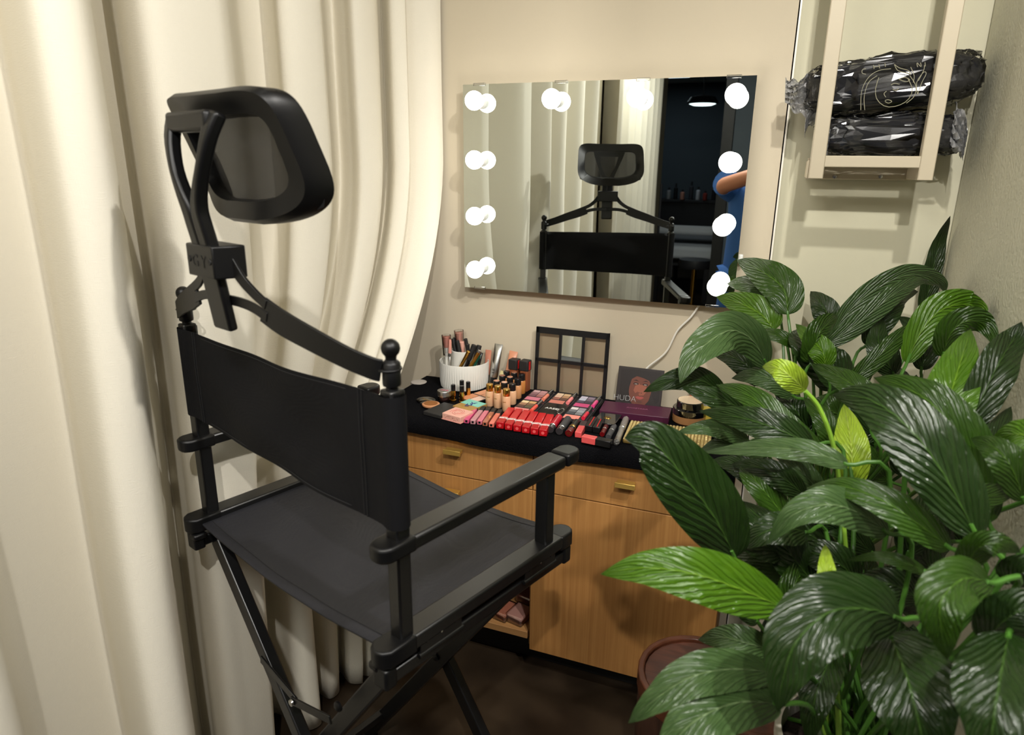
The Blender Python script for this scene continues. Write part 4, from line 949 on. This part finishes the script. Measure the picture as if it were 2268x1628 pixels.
# ------------------------------------------------------------------ peace lilies
def leafmat(name, c1, c2, rough=.30, mid=None):
    m = mat(name, c1, rough, spec=.55); nt = m.node_tree; b = nt.nodes['Principled BSDF']
    N = nt.nodes.new; Lk = nt.links.new
    uv = N('ShaderNodeUVMap'); sp = N('ShaderNodeSeparateXYZ'); Lk(uv.outputs[0], sp.inputs[0])
    def mth(op, a, b_=None, c=None):
        n = N('ShaderNodeMath'); n.operation = op
        for i, q in enumerate((a, b_, c)):
            if q is None: continue
            if isinstance(q, (int, float)): n.inputs[i].default_value = q
            else: Lk(q, n.inputs[i])
        return n.outputs[0]
    aw = mth('ABSOLUTE', mth('MULTIPLY_ADD', sp.outputs[1], 2, -1))
    pw = mth('POWER', aw, .8)
    ph = mth('MULTIPLY_ADD', pw, -4.6, mth('MULTIPLY', sp.outputs[0], 12.5))
    nz = N('ShaderNodeTexNoise'); nz.inputs['Scale'].default_value = 7; Lk(uv.outputs[0], nz.inputs['Vector'])
    ph = mth('ADD', ph, mth('MULTIPLY', nz.outputs['Fac'], 1.0))
    s1 = mth('SINE', mth('MULTIPLY', ph, 6.283)); s2 = mth('SINE', mth('MULTIPLY', ph, 17.0))
    hgt = mth('ADD', mth('MULTIPLY', s1, .35), mth('MULTIPLY', s2, .10))
    mg = mth('SMOOTH_MIN', mth('MULTIPLY', aw, 9.0), 1.0, .3)       # groove at the midrib
    hg = mth('ADD', hgt, mth('MULTIPLY', mg, .8))
    bn = N('ShaderNodeBump'); bn.inputs['Strength'].default_value = .8; bn.inputs['Distance'].default_value = .0030
    Lk(hg, bn.inputs['Height']); Lk(bn.outputs[0], b.inputs['Normal'])
    mx = N('ShaderNodeMixRGB'); mx.inputs[1].default_value = lin(c1); mx.inputs[2].default_value = lin(c2)
    Lk(mth('MULTIPLY_ADD', nz.outputs['Fac'], .9, -.1), mx.inputs[0])
    m2 = N('ShaderNodeMixRGB'); m2.inputs[1].default_value = lin(mid or c2); Lk(mth('MINIMUM', mth('MULTIPLY', aw, 22.0), 1.0), m2.inputs[0]); Lk(mx.outputs[0], m2.inputs[2])
    Lk(m2.outputs[0], b.inputs['Base Color'])
    b.inputs['Subsurface Weight'].default_value = 0
    # thin translucency
    o = nt.nodes['Material Output']; tr = N('ShaderNodeBsdfTranslucent'); ms = N('ShaderNodeMixShader'); ms.inputs[0].default_value = .10
    tr.inputs[0].default_value = lin(c2); Lk(b.outputs[0], ms.inputs[1]); Lk(tr.outputs[0], ms.inputs[2]); Lk(ms.outputs[0], o.inputs[0])
    return m
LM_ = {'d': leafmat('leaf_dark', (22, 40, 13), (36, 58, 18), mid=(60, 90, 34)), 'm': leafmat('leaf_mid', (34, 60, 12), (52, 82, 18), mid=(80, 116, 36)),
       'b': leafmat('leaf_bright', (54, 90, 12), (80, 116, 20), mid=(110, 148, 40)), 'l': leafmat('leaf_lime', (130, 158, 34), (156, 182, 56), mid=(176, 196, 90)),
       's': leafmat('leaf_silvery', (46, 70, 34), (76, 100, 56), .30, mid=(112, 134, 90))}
M_pet = mat('petiole_green', (62, 104, 34), .4); M_petl = mat('stem_lime', (120, 160, 50), .4)
def prof_w(t):
    f = (t**.60)*((1-t)**1.02); f /= (.3704**.60)*((1-.3704)**1.02)
    return f*(1 if t < .82 else 1-.35*((t-.82)/.18)**2) + .004
def leaf(par, org, crown, path, d0, d1, wpx, tilt=0, m='m', fold=.18, curl=.0, pet=True, sd=0, world=None):
    rnd = random.Random(sd*77+5)
    n = len(path)
    if world: P = [Vector(p) for p in path]
    else:
        ds = [d0 + (d1-d0)*i/(n-1) + .035*math.sin(math.pi*i/(n-1))*-1 for i in range(n)]
        P = [at(x, y, d) for (x, y), d in zip(path, ds)]
        P = [onp(x, y, 0, .362) if p.x > .362 else p for p, (x, y) in zip(P, path)]
        P = [onp(x, y, 1, -.03) if p.y > -.03 else p for p, (x, y) in zip(P, path)]
    K = 44; J = 12
    C = [Vector(cr(P, i/(K-1))) for i in range(K)]
    L = sum((C[i+1]-C[i]).length for i in range(K-1))
    dm = (d0+d1)/2; w = (wpx*.86*dm/FPX/math.cos(R_(tilt))) if not world else wpx
    rows = []; uvs = []; prevS = None
    for i in range(K):
        t = (C[min(i+1, K-1)]-C[max(i-1, 0)]).normalized()
        if world: view = Vector((0, 0, -1)) if abs(t.z) < .8 else Vector((0, 1, -.2))
        else: view = (C[i]-CAM).normalized()
        s = t.cross(view).normalized()
        if prevS and s.dot(prevS) < 0: s = -s
        if prevS: s = (s*.4+prevS*.6); s = (s-t*s.dot(t)).normalized()
        prevS = s
        sr = Matrix.Rotation(R_(tilt), 3, t) @ s; nn = sr.cross(t)
        if nn.dot(-view) < 0: nn = -nn
        f = prof_w(i/(K-1)); row = []; ur = []
        for j in range(J+1):
            a = -1+2*j/J; x = a*w/2*f
            h = fold*abs(x)*(1-.5*abs(a)) - curl*a*a*w*f + .02*w*f*abs(a)*math.sin(i*.55+(2 if a > 0 else 0)+sd) + .006*w*math.sin(i*1.25+a*3)*abs(a)
            q = C[i] + sr*x + nn*h; q.x = min(q.x, .380); q.y = min(q.y, -.008); row.append(q - org); ur.append((i/(K-1), j/J))
        rows.append(row); uvs.append(ur)
    lf = MB().grid(rows, uvs).build('leaf', LM_[m], par, fix=False)
    if pet:
        b = C[0]-org; t0 = (C[1]-C[0]).normalized(); c = crown-org + Vector((rnd.uniform(-.05, .05), rnd.uniform(-.05, .05), -.045))
        p = [c, c.lerp(b, .35)+Vector((0, 0, .03)), b-t0*min(.06, (b-c).length*.3), b, C[3]-org]
        MB().tube(crpath(p, 18), [.0042-.0016*i/17 for i in range(18)], 7).build('petiole', M_pet if m != 'l' else M_petl, lf)
    return lf
RC = Vector((.17, -.40, .50)); FC = Vector((.20, -.96, .56))
pr = thing('peace_lily', 'large rear peace lily with glossy leaves reaching the mirror corner', 'plant', RC)
pf = thing('peace_lily', 'large foreground peace lily with broad drooping leaves and a lime bud, bottom right', 'plant', FC)
T_ = [  # plant, path base->tip, d0, d1, width px, tilt, material, fold
 ('R', [(1745,697),(1735,640),(1685,600),(1632,575)], 1.58,1.72, 92, 10,'m',.15), ('R', [(1700,672),(1668,632),(1610,628)], 1.70,1.76, 58, 20,'s',.2),
 ('R', [(1714,732),(1690,700),(1640,672),(1586,657)], 1.60,1.72, 84, 0,'b',.15), ('R', [(1770,768),(1735,748),(1695,738),(1657,743)], 1.48,1.55, 34, 35,'m',.2),
 ('R', [(1700,812),(1668,755),(1618,732),(1560,765),(1525,805),(1506,850)], 1.42,1.28, 96, 20,'s',.12), ('R', [(1605,872),(1550,842),(1490,842),(1425,868)], 1.40,1.36, 66, 15,'d',.1),
 ('R', [(1705,945),(1640,905),(1580,880),(1510,858)], 1.32,1.24, 72, 15,'d',.15), ('F', [(1815,1000),(1740,950),(1665,880),(1585,852)], 1.12,1.24, 78, 10,'m',.15),
 ('F', [(1800,985),(1720,950),(1640,925),(1548,910)], 1.10,1.18, 82, 10,'d',.08), ('R', [(1660,978),(1610,955),(1560,948),(1498,958)], 1.34,1.28, 50, 30,'s',.25),
 ('R', [(1700,1010),(1640,990),(1590,985),(1548,1000)], 1.36,1.30, 46, 30,'s',.2), ('F', [(1880,1030),(1790,1000),(1680,992),(1556,1003)], .98,1.10, 56, 35,'s',.25),
 ('R', [(1828,815),(1822,780),(1795,750),(1762,717)], 1.38,1.45, 62, 5,'b',.1), ('R', [(1950,905),(1900,860),(1850,830),(1797,805)], 1.22,1.34, 62, 20,'m',.2),
 ('R', [(1840,728),(1832,695),(1815,668),(1795,645)], 1.66,1.72, 66, 0,'d',.12), ('R', [(1835,755),(1880,690),(1945,638),(2000,612),(2050,611),(2085,628),(2092,650)], 1.50,1.50, 58, 35,'s',.25),
 ('R', [(1816,772),(1890,725),(1970,660),(2020,630),(2058,621)], 1.44,1.46, 52, 35,'s',.2), ('R', [(1918,765),(1955,705),(1990,660),(2034,646)], 1.48,1.52, 66, 20,'d',.25),
 ('R', [(2042,695),(2058,640),(2068,590),(2082,530),(2105,478)], 1.68,1.82, 44, 35,'d',.25), ('R', [(2008,805),(2035,744),(2070,698),(2110,677),(2150,676),(2174,690),(2172,707)], 1.30,1.34, 84, 20,'b',.15),
 ('R', [(2088,790),(2105,740),(2140,712),(2185,722),(2212,775)], 1.20,1.18, 74, 30,'m',.1), ('R', [(2100,950),(2105,880),(2128,800),(2150,728)], 1.02,1.10, 116, 5,'b',.1),
 ('R', [(2140,960),(2175,880),(2215,800),(2245,750),(2263,713)], 1.02,1.08, 92, 25,'d',.3), ('R', [(2330,1010),(2285,970),(2240,962),(2195,978)], .86,.92, 90, 20,'b',.1),
 ('F', [(2165,1190),(2090,1050),(2010,945),(1925,885),(1843,875)], .80,.92, 158, 5,'d',.12), ('F', [(2190,1160),(2150,1010),(2080,910),(2010,860),(1935,836)], .92,1.02, 124, 10,'m',.12),
 ('F', [(1628,1236),(1585,1150),(1510,1050),(1440,975),(1383,970)], .98,.92, 172, 0,'d',.10), ('F', [(1740,1348),(1640,1305),(1540,1272),(1430,1258),(1330,1272)], .86,.84, 138, 5,'b',.12),
 ('F', [(1968,1182),(1900,1135),(1830,1118),(1755,1142),(1698,1207)], .90,.88, 96, 20,'s',.12), ('F', [(2105,1215),(2040,1165),(1960,1112),(1865,1077),(1784,1082)], .84,.92, 82, 20,'m',.15),
 ('F', [(1995,1372),(1930,1350),(1840,1355),(1765,1420),(1735,1500),(1722,1578)], .78,.72, 185, 10,'d',.08), ('F', [(1720,1490),(1620,1482),(1530,1500),(1450,1550),(1391,1602)], .86,.82, 105, 25,'s',.15),
 ('F', [(1730,1560),(1640,1555),(1550,1590),(1490,1650),(1470,1720)], .84,.78, 130, 15,'s',.12), ('F', [(1712,1440),(1655,1425),(1600,1412),(1546,1417)], .98,1.02, 80, 10,'s',.2),
 ('F', [(1810,1300),(1760,1240),(1700,1165),(1638,1108)], 1.05,1.10, 104, 20,'d',.2), ('F', [(2198,1292),(2135,1282),(2085,1330),(2085,1400),(2097,1462)], .72,.68, 120, 20,'m',.12),
 ('F', [(2135,1262),(2165,1215),(2210,1205),(2262,1225)], .78,.74, 74, 20,'m',.2), ('F', [(1970,1402),(2005,1490),(2035,1600),(2060,1720)], .82,.72, 215, 5,'d',.1),
 ('F', [(2235,1400),(2215,1500),(2200,1600),(2190,1720)], .70,.62, 200, 10,'d',.1), ('F', [(1834,1330),(1832,1290),(1830,1245),(1828,1205)], .88,.90, 46, 10,'l',.4),
 ('F', [(1887,1085),(1887,1010),(1880,950),(1869,895)], 1.12,1.18, 84, 0,'l',.1), ('F', [(2268,1110),(2240,1035),(2200,990),(2150,970)], .86,.90, 84, 15,'m',.15),
 ('F', [(2055,1268),(2000,1245),(1940,1232),(1872,1242)], .90,.96, 34, 40,'m',.2), ('R', [(1725,1105),(1680,1060),(1630,1030),(1578,1018)], 1.22,1.26, 70, 15,'d',.2),
 ('R', [(1785,1100),(1735,1060),(1680,1035),(1618,1028)], 1.16,1.20, 66, 20,'d',.2), ('R', [(1830,1110),(1790,1060),(1740,1010),(1690,985)], 1.18,1.24, 56, 25,'s',.25),
 ('R', [(1905,840),(1935,800),(1985,765),(2040,745)], 1.32,1.38, 40, 40,'m',.2), ('R', [(1870,860),(1930,805),(2000,740),(2060,705)], 1.30,1.34, 46, 35,'m',.25),
 ('R', [(1850,1010),(1840,960),(1815,915),(1780,880)], 1.30,1.34, 60, 20,'m',.2), ('R', [(1980,830),(1960,790),(1945,750),(1955,700)], 1.40,1.46, 70, 10,'d',.2),
 ('R', [(2040,820),(2050,770),(2030,730),(1990,700)], 1.42,1.48, 64, 15,'d',.15), ('R', [(1930,960),(1915,900),(1880,850),(1850,835)], 1.24,1.3, 70, 10,'d',.15),
 ('R', [(1760,880),(1720,845),(1670,832),(1620,838)], 1.42,1.48, 60, 10,'s',.2), ('R', [(1690,850),(1660,815),(1620,790),(1580,785)], 1.5,1.56, 64, 10,'d',.2),
 ('R', [(2120,1060),(2170,1010),(2210,960),(2240,900)], 1.0,1.05, 80, 20,'d',.2), ('F', [(2060,1060),(2100,1090),(2180,1100),(2268,1080)], .9,.88, 90, 20,'m',.15),
 ('F', [(2040,1330),(1990,1300),(1930,1290),(1870,1310)], .98,1.02, 80, 10,'d',.15), ('F', [(2230,1290),(2260,1270),(2300,1265),(2340,1280)], .8,.78, 90, 20,'d',.15),
 ('F', [(1850,1440),(1820,1500),(1800,1570),(1790,1650)], .95,.9, 90, 20,'d',.15), ('F', [(1790,1180),(1740,1170),(1690,1180),(1640,1215)], 1.02,1.0, 84, 20,'d',.15),
 ('F', [(1680,1380),(1650,1345),(1610,1330),(1560,1335)], 1.05,1.08, 60, 20,'s',.15), ('F', [(1760,1290),(1710,1250),(1660,1220),(1600,1212)], 1.12,1.14, 84, 10,'s',.2),
 ('F', [(1900,1290),(1860,1250),(1800,1225),(1750,1228)], 1.05,1.08, 90, 10,'d',.15), ('F', [(2180,1420),(2230,1370),(2280,1350),(2330,1370)], .74,.7, 120, 15,'d',.15),
 ('F', [(1860,1180),(1840,1150),(1800,1130),(1750,1128)], 1.1,1.14, 60, 10,'d',.15), ('F', [(2010,1230),(2030,1170),(2070,1110),(2080,1050)], 1.0,1.05, 90, 10,'d',.2),
]
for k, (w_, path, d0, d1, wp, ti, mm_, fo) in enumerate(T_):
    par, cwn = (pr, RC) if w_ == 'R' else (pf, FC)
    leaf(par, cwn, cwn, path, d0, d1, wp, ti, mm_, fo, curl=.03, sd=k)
rg = random.Random(11)
for k in range(34):
    front = k < 20
    if front: x, y, d = rg.uniform(1700, 2230), rg.uniform(1150, 1560), rg.uniform(1.0, 1.16)
    else: x, y, d = rg.uniform(1700, 2080), rg.uniform(800, 1080), rg.uniform(1.36, 1.5)
    an = rg.uniform(-2.7, -.4); ln = rg.uniform(150, 230)*(1 if front else .85)
    pth = [(x, y), (x+ln*.5*math.cos(an)-12, y+ln*.5*math.sin(an)), (x+ln*math.cos(an), y+ln*math.sin(an)+ln*.18)]
    if not front and pth[2][1] < 700: continue
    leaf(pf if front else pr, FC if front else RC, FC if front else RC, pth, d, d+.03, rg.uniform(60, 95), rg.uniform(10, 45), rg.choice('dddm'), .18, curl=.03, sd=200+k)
# lime spathe (closed flower) on a long curved stem
stp = [FC, at(1880, 1300, 1.05), at(1862, 1100, 1.04), at(1845, 985, 1.02), at(1815, 905, 1.01), at(1783, 866, 1.0)]
sp_ = MB().tube([p-FC for p in crpath(stp, 40)], [.0034]*40, 8).build('flower_stem', M_petl, pf)
leaf(pf, FC, FC, [(1783,866),(1755,838),(1722,815),(1688,812)], 1.0,1.0, 66, 5,'l',.10, curl=.02, pet=False, sd=91).name = 'flower_bud'
# planters
M_pot = mat('white_planter', (196, 190, 176), .5); M_soil = mat('soil', (40, 28, 20), .95, bump=('n', 90, 1, .01))
for par, c in ((pr, RC), (pf, FC)):
    pl_ = thing('planter', 'white round planter under the rear peace lily' if par is pr else 'white round planter under the foreground peace lily', 'planter', (c.x, c.y, FZ), group='white planters')
    h = c.z-FZ; r0 = .115 if par is pf else .135
    MB().lathe([(0, 0), (r0*.85, 0), (r0*.88, .004), (r0, h-.02), (r0*1.03, h-.018), (r0*1.03, h), (r0*.95, h), (r0*.93, h-.04), (0, h-.04)], n=48).build('pot', M_pot, pl_)
    MB().lathe([(0, h-.025), (r0*.93, h-.03), (r0*.93, h-.039), (0, h-.0395)], n=32).build('soil', M_soil, pl_)
# ------------------------------------------------------------------ far room seen in the mirror
M_white2 = mat('bed_white', (190, 196, 204), .8); M_dk = mat('dark_furniture', (26, 26, 30), .5)
t = thing('treatment_bed', 'white sheeted treatment bed in the dark far room, seen in the mirror', 'bed', (-.95, -6.6, FZ))
MB().box((0, 0, .55), (.75, 1.9, .14)).build('mattress', M_white2, t, bevel=.04, seg=3); MB().box((0, .55, .70), (.70, .6, .10), Matrix.Rotation(.3, 3, 'X')).build('headrest', M_white2, t, bevel=.03)
MB().box((0, 0, .44), (.6, 1.7, .08)).build('frame', M_dk, t)
for x in (-.27, .27):
    for y in (-.8, .8): MB().box((x, y, .2), (.05, .05, .40)).build('leg', M_dk, t)
t = thing('round_stool', 'black stool on a gold column beside the treatment bed, seen in the mirror', 'stool', (-.72, -4.95, FZ))
MB().lathe([(0, .50), (.15, .50), (.16, .53), (.15, .58), (0, .59)], n=32).build('seat', M_dk, t); MB().tube([(0, 0, .02), (0, 0, .50)], .025, 16).build('column', M_gold, t); MB().lathe([(0, 0), (.15, 0), (.14, .02), (0, .025)], n=32).build('base', M_gold, t)
t = thing('console_table', 'dark console table against the far wall, crowded with bottles, seen in the mirror', 'table', (-1.1, -8.6, FZ))
MB().box((0, 0, .96), (1.3, .4, .04)).build('tabletop', M_dk, t, bevel=.004); MB().box((0, 0, .70), (1.2, .34, .48)).build('drawer_block', M_dk, t)
for x in (-.6, .6):
    for y in (-.15, .15): MB().box((x, y, .47), (.05, .05, .94)).build('leg', M_dk, t)
cols = [((150, 150, 150), 'grey'), ((30, 30, 32), 'black'), ((196, 140, 120), 'peach'), ((60, 60, 66), 'charcoal'), ((200, 200, 206), 'white'), ((150, 60, 50), 'red'), ((40, 40, 44), 'dark'), ((120, 130, 140), 'blue-grey'), ((90, 60, 50), 'brown')]
for i, (c, nm) in enumerate(cols):
    x = -1.55 + i*.105; h = [.16, .22, .14, .25, .18, .13, .2, .15, .19][i]
    b = thing('toiletry_bottle', '%s bottle on the dark far console, %s from its left end' % (nm, ['first', 'second', 'third', 'fourth', 'fifth', 'sixth', 'seventh', 'eighth', 'ninth'][i]), 'bottle', (x, -8.5+.06*(i % 3), FZ+.98), 0, 'bottles on the far console')
    MB().lathe([(0, 0), (.028, 0), (.03, .004), (.03, h*.7), (.012, h*.78), (0, h*.78)], n=18).build('bottle', mat('tb%d' % i, c, .3), b); MB().lathe([(0, h*.78), (.013, h*.78), (.013, h), (0, h)], n=14).build('cap', M_dk, b)
t = thing('dome_lamp', 'round glowing lamp hanging in the dark far room, seen in the mirror', 'lamp', (-.93, -6.3, 2.05))
MB().lathe([(0, -.02), (.10, -.015), (.155, .005), (.16, .02), (0, .02)], n=36).build('diffuser', mat('lamp_glow', (220, 236, 240), .5, emit=3), t)
MB().lathe([(.162, .0), (.165, .02), (.13, .07), (.04, .09), (0, .09)], n=36).build('shade', M_dk, t); MB().tube([(0, 0, .09), (0, 0, .50)], .006, 8).build('cord', M_dk, t)
# door pull seen on the far curtain
tag(MB().tube([(-.985, -4.28, .55), (-.985, -4.28, 1.25)], .010, 10).build('curtain_rod', M_dk), 'slim dark vertical rod beside the farther curtain, seen in the mirror', 'rod')

# ------------------------------------------------------------------ person taking the photograph (seen in the mirror)
M_skin = mat('skin', (186, 122, 92), .5); M_scrub = mat('blue_cotton', (44, 92, 160), .8, bump=('n', 120, .3, .001)); M_hair = mat('dark_hair', (26, 20, 18), .6); M_shoe = mat('white_shoe', (210, 210, 206), .6)
def skinmesh(name, verts, edges, radii, m, parent, root=0, sub=2):
    me = bpy.data.meshes.new(name); me.from_pydata([tuple(v) for v in verts], edges, []); me.update()
    ob = bpy.data.objects.new(name, me); COL.objects.link(ob); ob.parent = parent; me.materials.append(m)
    s = ob.modifiers.new('skin', 'SKIN'); s.use_smooth_shade = True
    for i, r in enumerate(radii):
        sv = me.skin_vertices[0].data[i]; sv.radius = (r, r) if not isinstance(r, tuple) else r; sv.use_root = (i == root)
    q = ob.modifiers.new('sub', 'SUBSURF'); q.levels = sub; q.render_levels = sub
    return ob
pe = thing('person', 'person in blue short-sleeved top raising a camera, seen at the mirror\'s right edge', 'person', (-.125, -2.34, FZ), R_(20.9))
def V(*a): return Vector(a)
# local: +y towards the mirror, x right, z up from floor
body_v = [V(0, 0, .90), V(0, 0, 1.02), V(0, .01, 1.18), V(0, .0, 1.30), V(.02, .01, 1.38), V(.04, .03, 1.46), V(.05, .035, 1.55),
  V(.16, .0, 1.31), V(.36, .04, 1.21), V(.37, .14, 1.33), V(.355, .225, 1.435),
  V(-.16, .0, 1.31), V(-.150, .17, 1.335), V(.03, .25, 1.385), V(.165, .255, 1.435),
  V(.09, 0, .85), V(.10, .02, .48), V(.10, 0, .08), V(.10, .10, .04), V(-.09, 0, .85), V(-.10, .02, .48), V(-.10, 0, .08), V(-.10, .10, .04)]
body_e = [(0,1),(1,2),(2,3),(3,4),(4,5),(5,6),(3,7),(7,8),(8,9),(9,10),(3,11),(11,12),(12,13),(13,14),(0,15),(15,16),(16,17),(17,18),(0,19),(19,20),(20,21),(21,22)]
body_r = [.115,.105,.115,.11,.05,.075,.085,.05,.038,.034,.026,.05,.046,.042,.028,.085,.055,.038,.03,.085,.055,.038,.03]
skinmesh('body', body_v, body_e, body_r, M_skin, pe)
MB().lathe([(0, .74), (.17, .74), (.172, .76), (.165, .95), (.158, 1.10), (.172, 1.24), (.165, 1.31), (.12, 1.355), (.062, 1.375), (0, 1.375)], n=36, sy=.68).build('scrub_top', M_scrub, pe)
for ps, rd in (([V(.10, 0, 1.29), V(.17, 0, 1.30), V(.26, .02, 1.255)], [.075, .078, .068]), ([V(-.10, 0, 1.29), V(-.145, .04, 1.325), V(-.155, .12, 1.355)], [.075, .080, .074])):
    MB().tube(crpath(ps, 10), [cr([(q,) for q in rd], i/9)[0] for i in range(10)], 18).build('sleeve', M_scrub, pe)
skinmesh('trousers', [V(0, 0, .86), V(.085, 0, .80), V(.105, .02, .48), V(.105, 0, .10), V(-.085, 0, .80), V(-.105, .02, .48), V(-.105, 0, .10)], [(0,1),(1,2),(2,3),(0,4),(4,5),(5,6)], [.115,.10,.085,.075,.10,.085,.075], M_scrub, pe)
hd = MB().lathe([(0, -.03)] + [(.088*math.sin(a), .10-.10*math.cos(a)-.0) for a in [.2, .5, .9, 1.3, 1.7, 2.1, 2.5, 2.9]] + [(0, .205)], (.05, .005, 1.50), 24, sy=1.12).build('hair', M_hair, pe)
fc = MB()
for x in (-.03, .03):
    fc.lathe([(0, 0), (.011, .002), (.008, .008), (0, .010)], (x+.05, .118, 1.56), 12, Matrix.Rotation(-math.pi/2, 3, 'X'))
fc.build('eyes', mat('eye_white', (230, 226, 220), .2), pe)
MB().lathe([(0, 0), (.014, .004), (.010, .018), (0, .024)], (.05, .108, 1.53), 12, Matrix.Rotation(-math.pi/2, 3, 'X')).build('nose', M_skin, pe)
MB().box((.05, .108, 1.498), (.042, .012, .011)).build('mouth', mat('lips', (150, 74, 66), .4), pe, bevel=.004)
for s in (-1, 1):
    MB().lathe([(0, -.012), (.016, -.008), (.018, .004), (0, .010)], (.05+s*.088, .02, 1.54), 12, Matrix.Rotation(math.pi/2, 3, 'Y')).build('ear', M_skin, pe)
    # hand: palm and five curled fingers round the camera
    W0 = V(.260+s*.095, .240, 1.435)
    vs = [W0, W0+V(-s*.020, .030, .004), W0+V(-s*.035, .058, .0)]; es = [(0, 1), (1, 2)]; rs_ = [.024, .030, .026]
    for f in range(4):
        b = W0+V(-s*(.030+.002*f), .052, .028-.018*f); i = len(vs)
        vs += [b, b+V(-s*.012, .030-.002*abs(f-1), .0), b+V(-s*.034, .040-.002*abs(f-1), -.004)]; es += [(2, i), (i, i+1), (i+1, i+2)]; rs_ += [.0095, .009, .008]
    i = len(vs); vs += [W0+V(-s*.015, .015, .030), W0+V(-s*.040, .020, .045)]; es += [(1, i), (i, i+1)]; rs_ += [.011, .010]
    skinmesh('hand', vs, es, rs_, M_skin, pe, sub=1)
    MB().box((s*.105, .06, .035), (.095, .26, .07)).build('shoe', M_shoe, pe, bevel=.03, seg=3)
# the camera they hold, just behind the viewpoint
pc = CAM - FWD*.075
cm = thing('photo_camera', 'black camera held up by the person in blue', 'camera', M=Matrix.Translation(pc) @ cam.matrix_world.to_3x3().to_4x4())
MB().box((0, 0, .02), (.13, .09, .045)).box((0, .05, .02), (.05, .03, .04)).box((-.05, 0, -.005), (.025, .08, .03)).build('camera_body', M_pls, cm, bevel=.006)
MB().lathe([(.036, 0), (.038, -.002), (.038, -.05), (.034, -.053), (.028, -.050), (.020, -.035), (0, -.033)], n=32).build('lens', M_b, cm)

# ------------------------------------------------------------------ light fixtures
M_fix = mat('fixture_white', (220, 220, 215), .5)
def spot(name, label, loc, aim, energy, col=(1, .965, .91), size=R_(110), rad=.02, blend=.6):
    t = thing(name, label, 'ceiling light', loc, group='ceiling spotlights')
    MB().lathe([(.045, .05), (.048, .048), (.048, -.03), (.044, -.03), (.040, .0), (0, .004)], n=28).build('housing', M_fix, t)
    MB().lathe([(0, -.004), (.036, -.004), (.036, -.008), (0, -.008)], n=24).build('lens', mat('lens_glow', (255, 240, 214), .5, emit=6), t)
    l = bpy.data.lights.new(name, 'SPOT'); l.energy = energy; l.color = col; l.spot_size = size; l.spot_blend = blend; l.shadow_soft_size = rad
    o = bpy.data.objects.new('spot_lamp', l); COL.objects.link(o); o.location = Vector(loc)+Vector((0, 0, -.035))
    d = Vector(aim)-o.location; o.rotation_euler = d.to_track_quat('-Z', 'Y').to_euler()
spot('ceiling_spotlight', 'ceiling spotlight nearest the wall rack', (.20, -1.45, 2.50), (.12, -.12, 1.0), 60, size=R_(84), blend=.9)
spot('ceiling_spotlight', 'ceiling spotlight behind the person with the camera', (.24, -2.50, 2.50), (-.45, -.25, 1.15), 84, size=R_(98), blend=.6)
spot('ceiling_spotlight', 'ceiling spotlight to the right of the nook', (.70, -1.62, 2.50), (-.8, -1.05, 1.1), 96, size=R_(95), rad=.03)
def panel(label, loc, sx, sy, energy, col=(1, .94, .84)):  # unseen ceiling panels, added as broad fill light
    t = thing('fill_panel', label, 'ceiling light', loc, group='added fill panels')
    MB().box((0, 0, 0), (sx+.04, sy+.04, .03)).build('frame', M_fix, t, bevel=.003)
    MB().box((0, 0, -.017), (sx, sy, .004)).build('diffuser', mat('fill_glow', (255, 246, 230), .5, emit=1.2), t)
    l = bpy.data.lights.new('panel', 'AREA'); l.energy = energy; l.color = col; l.shape = 'RECTANGLE'; l.size = sx; l.size_y = sy
    o = bpy.data.objects.new('fill_lamp', l); COL.objects.link(o); o.location = Vector(loc)+Vector((0, 0, -.025))
panel('added square fill panel over the person with the camera', (-.62, -2.75, 2.53), .7, .7, 34, (1, .985, .92))  # added fill for the right wall and the curtain
panel('added square fill panel in the dark far room', (-1.6, -7.6, 2.53), .6, .6, 5, (.7, .86, 1))
w = bpy.data.worlds.new('world'); sc.world = w; w.use_nodes = True; w.node_tree.nodes['Background'].inputs[0].default_value = (.9, .95, 1, 1); w.node_tree.nodes['Background'].inputs[1].default_value = .02
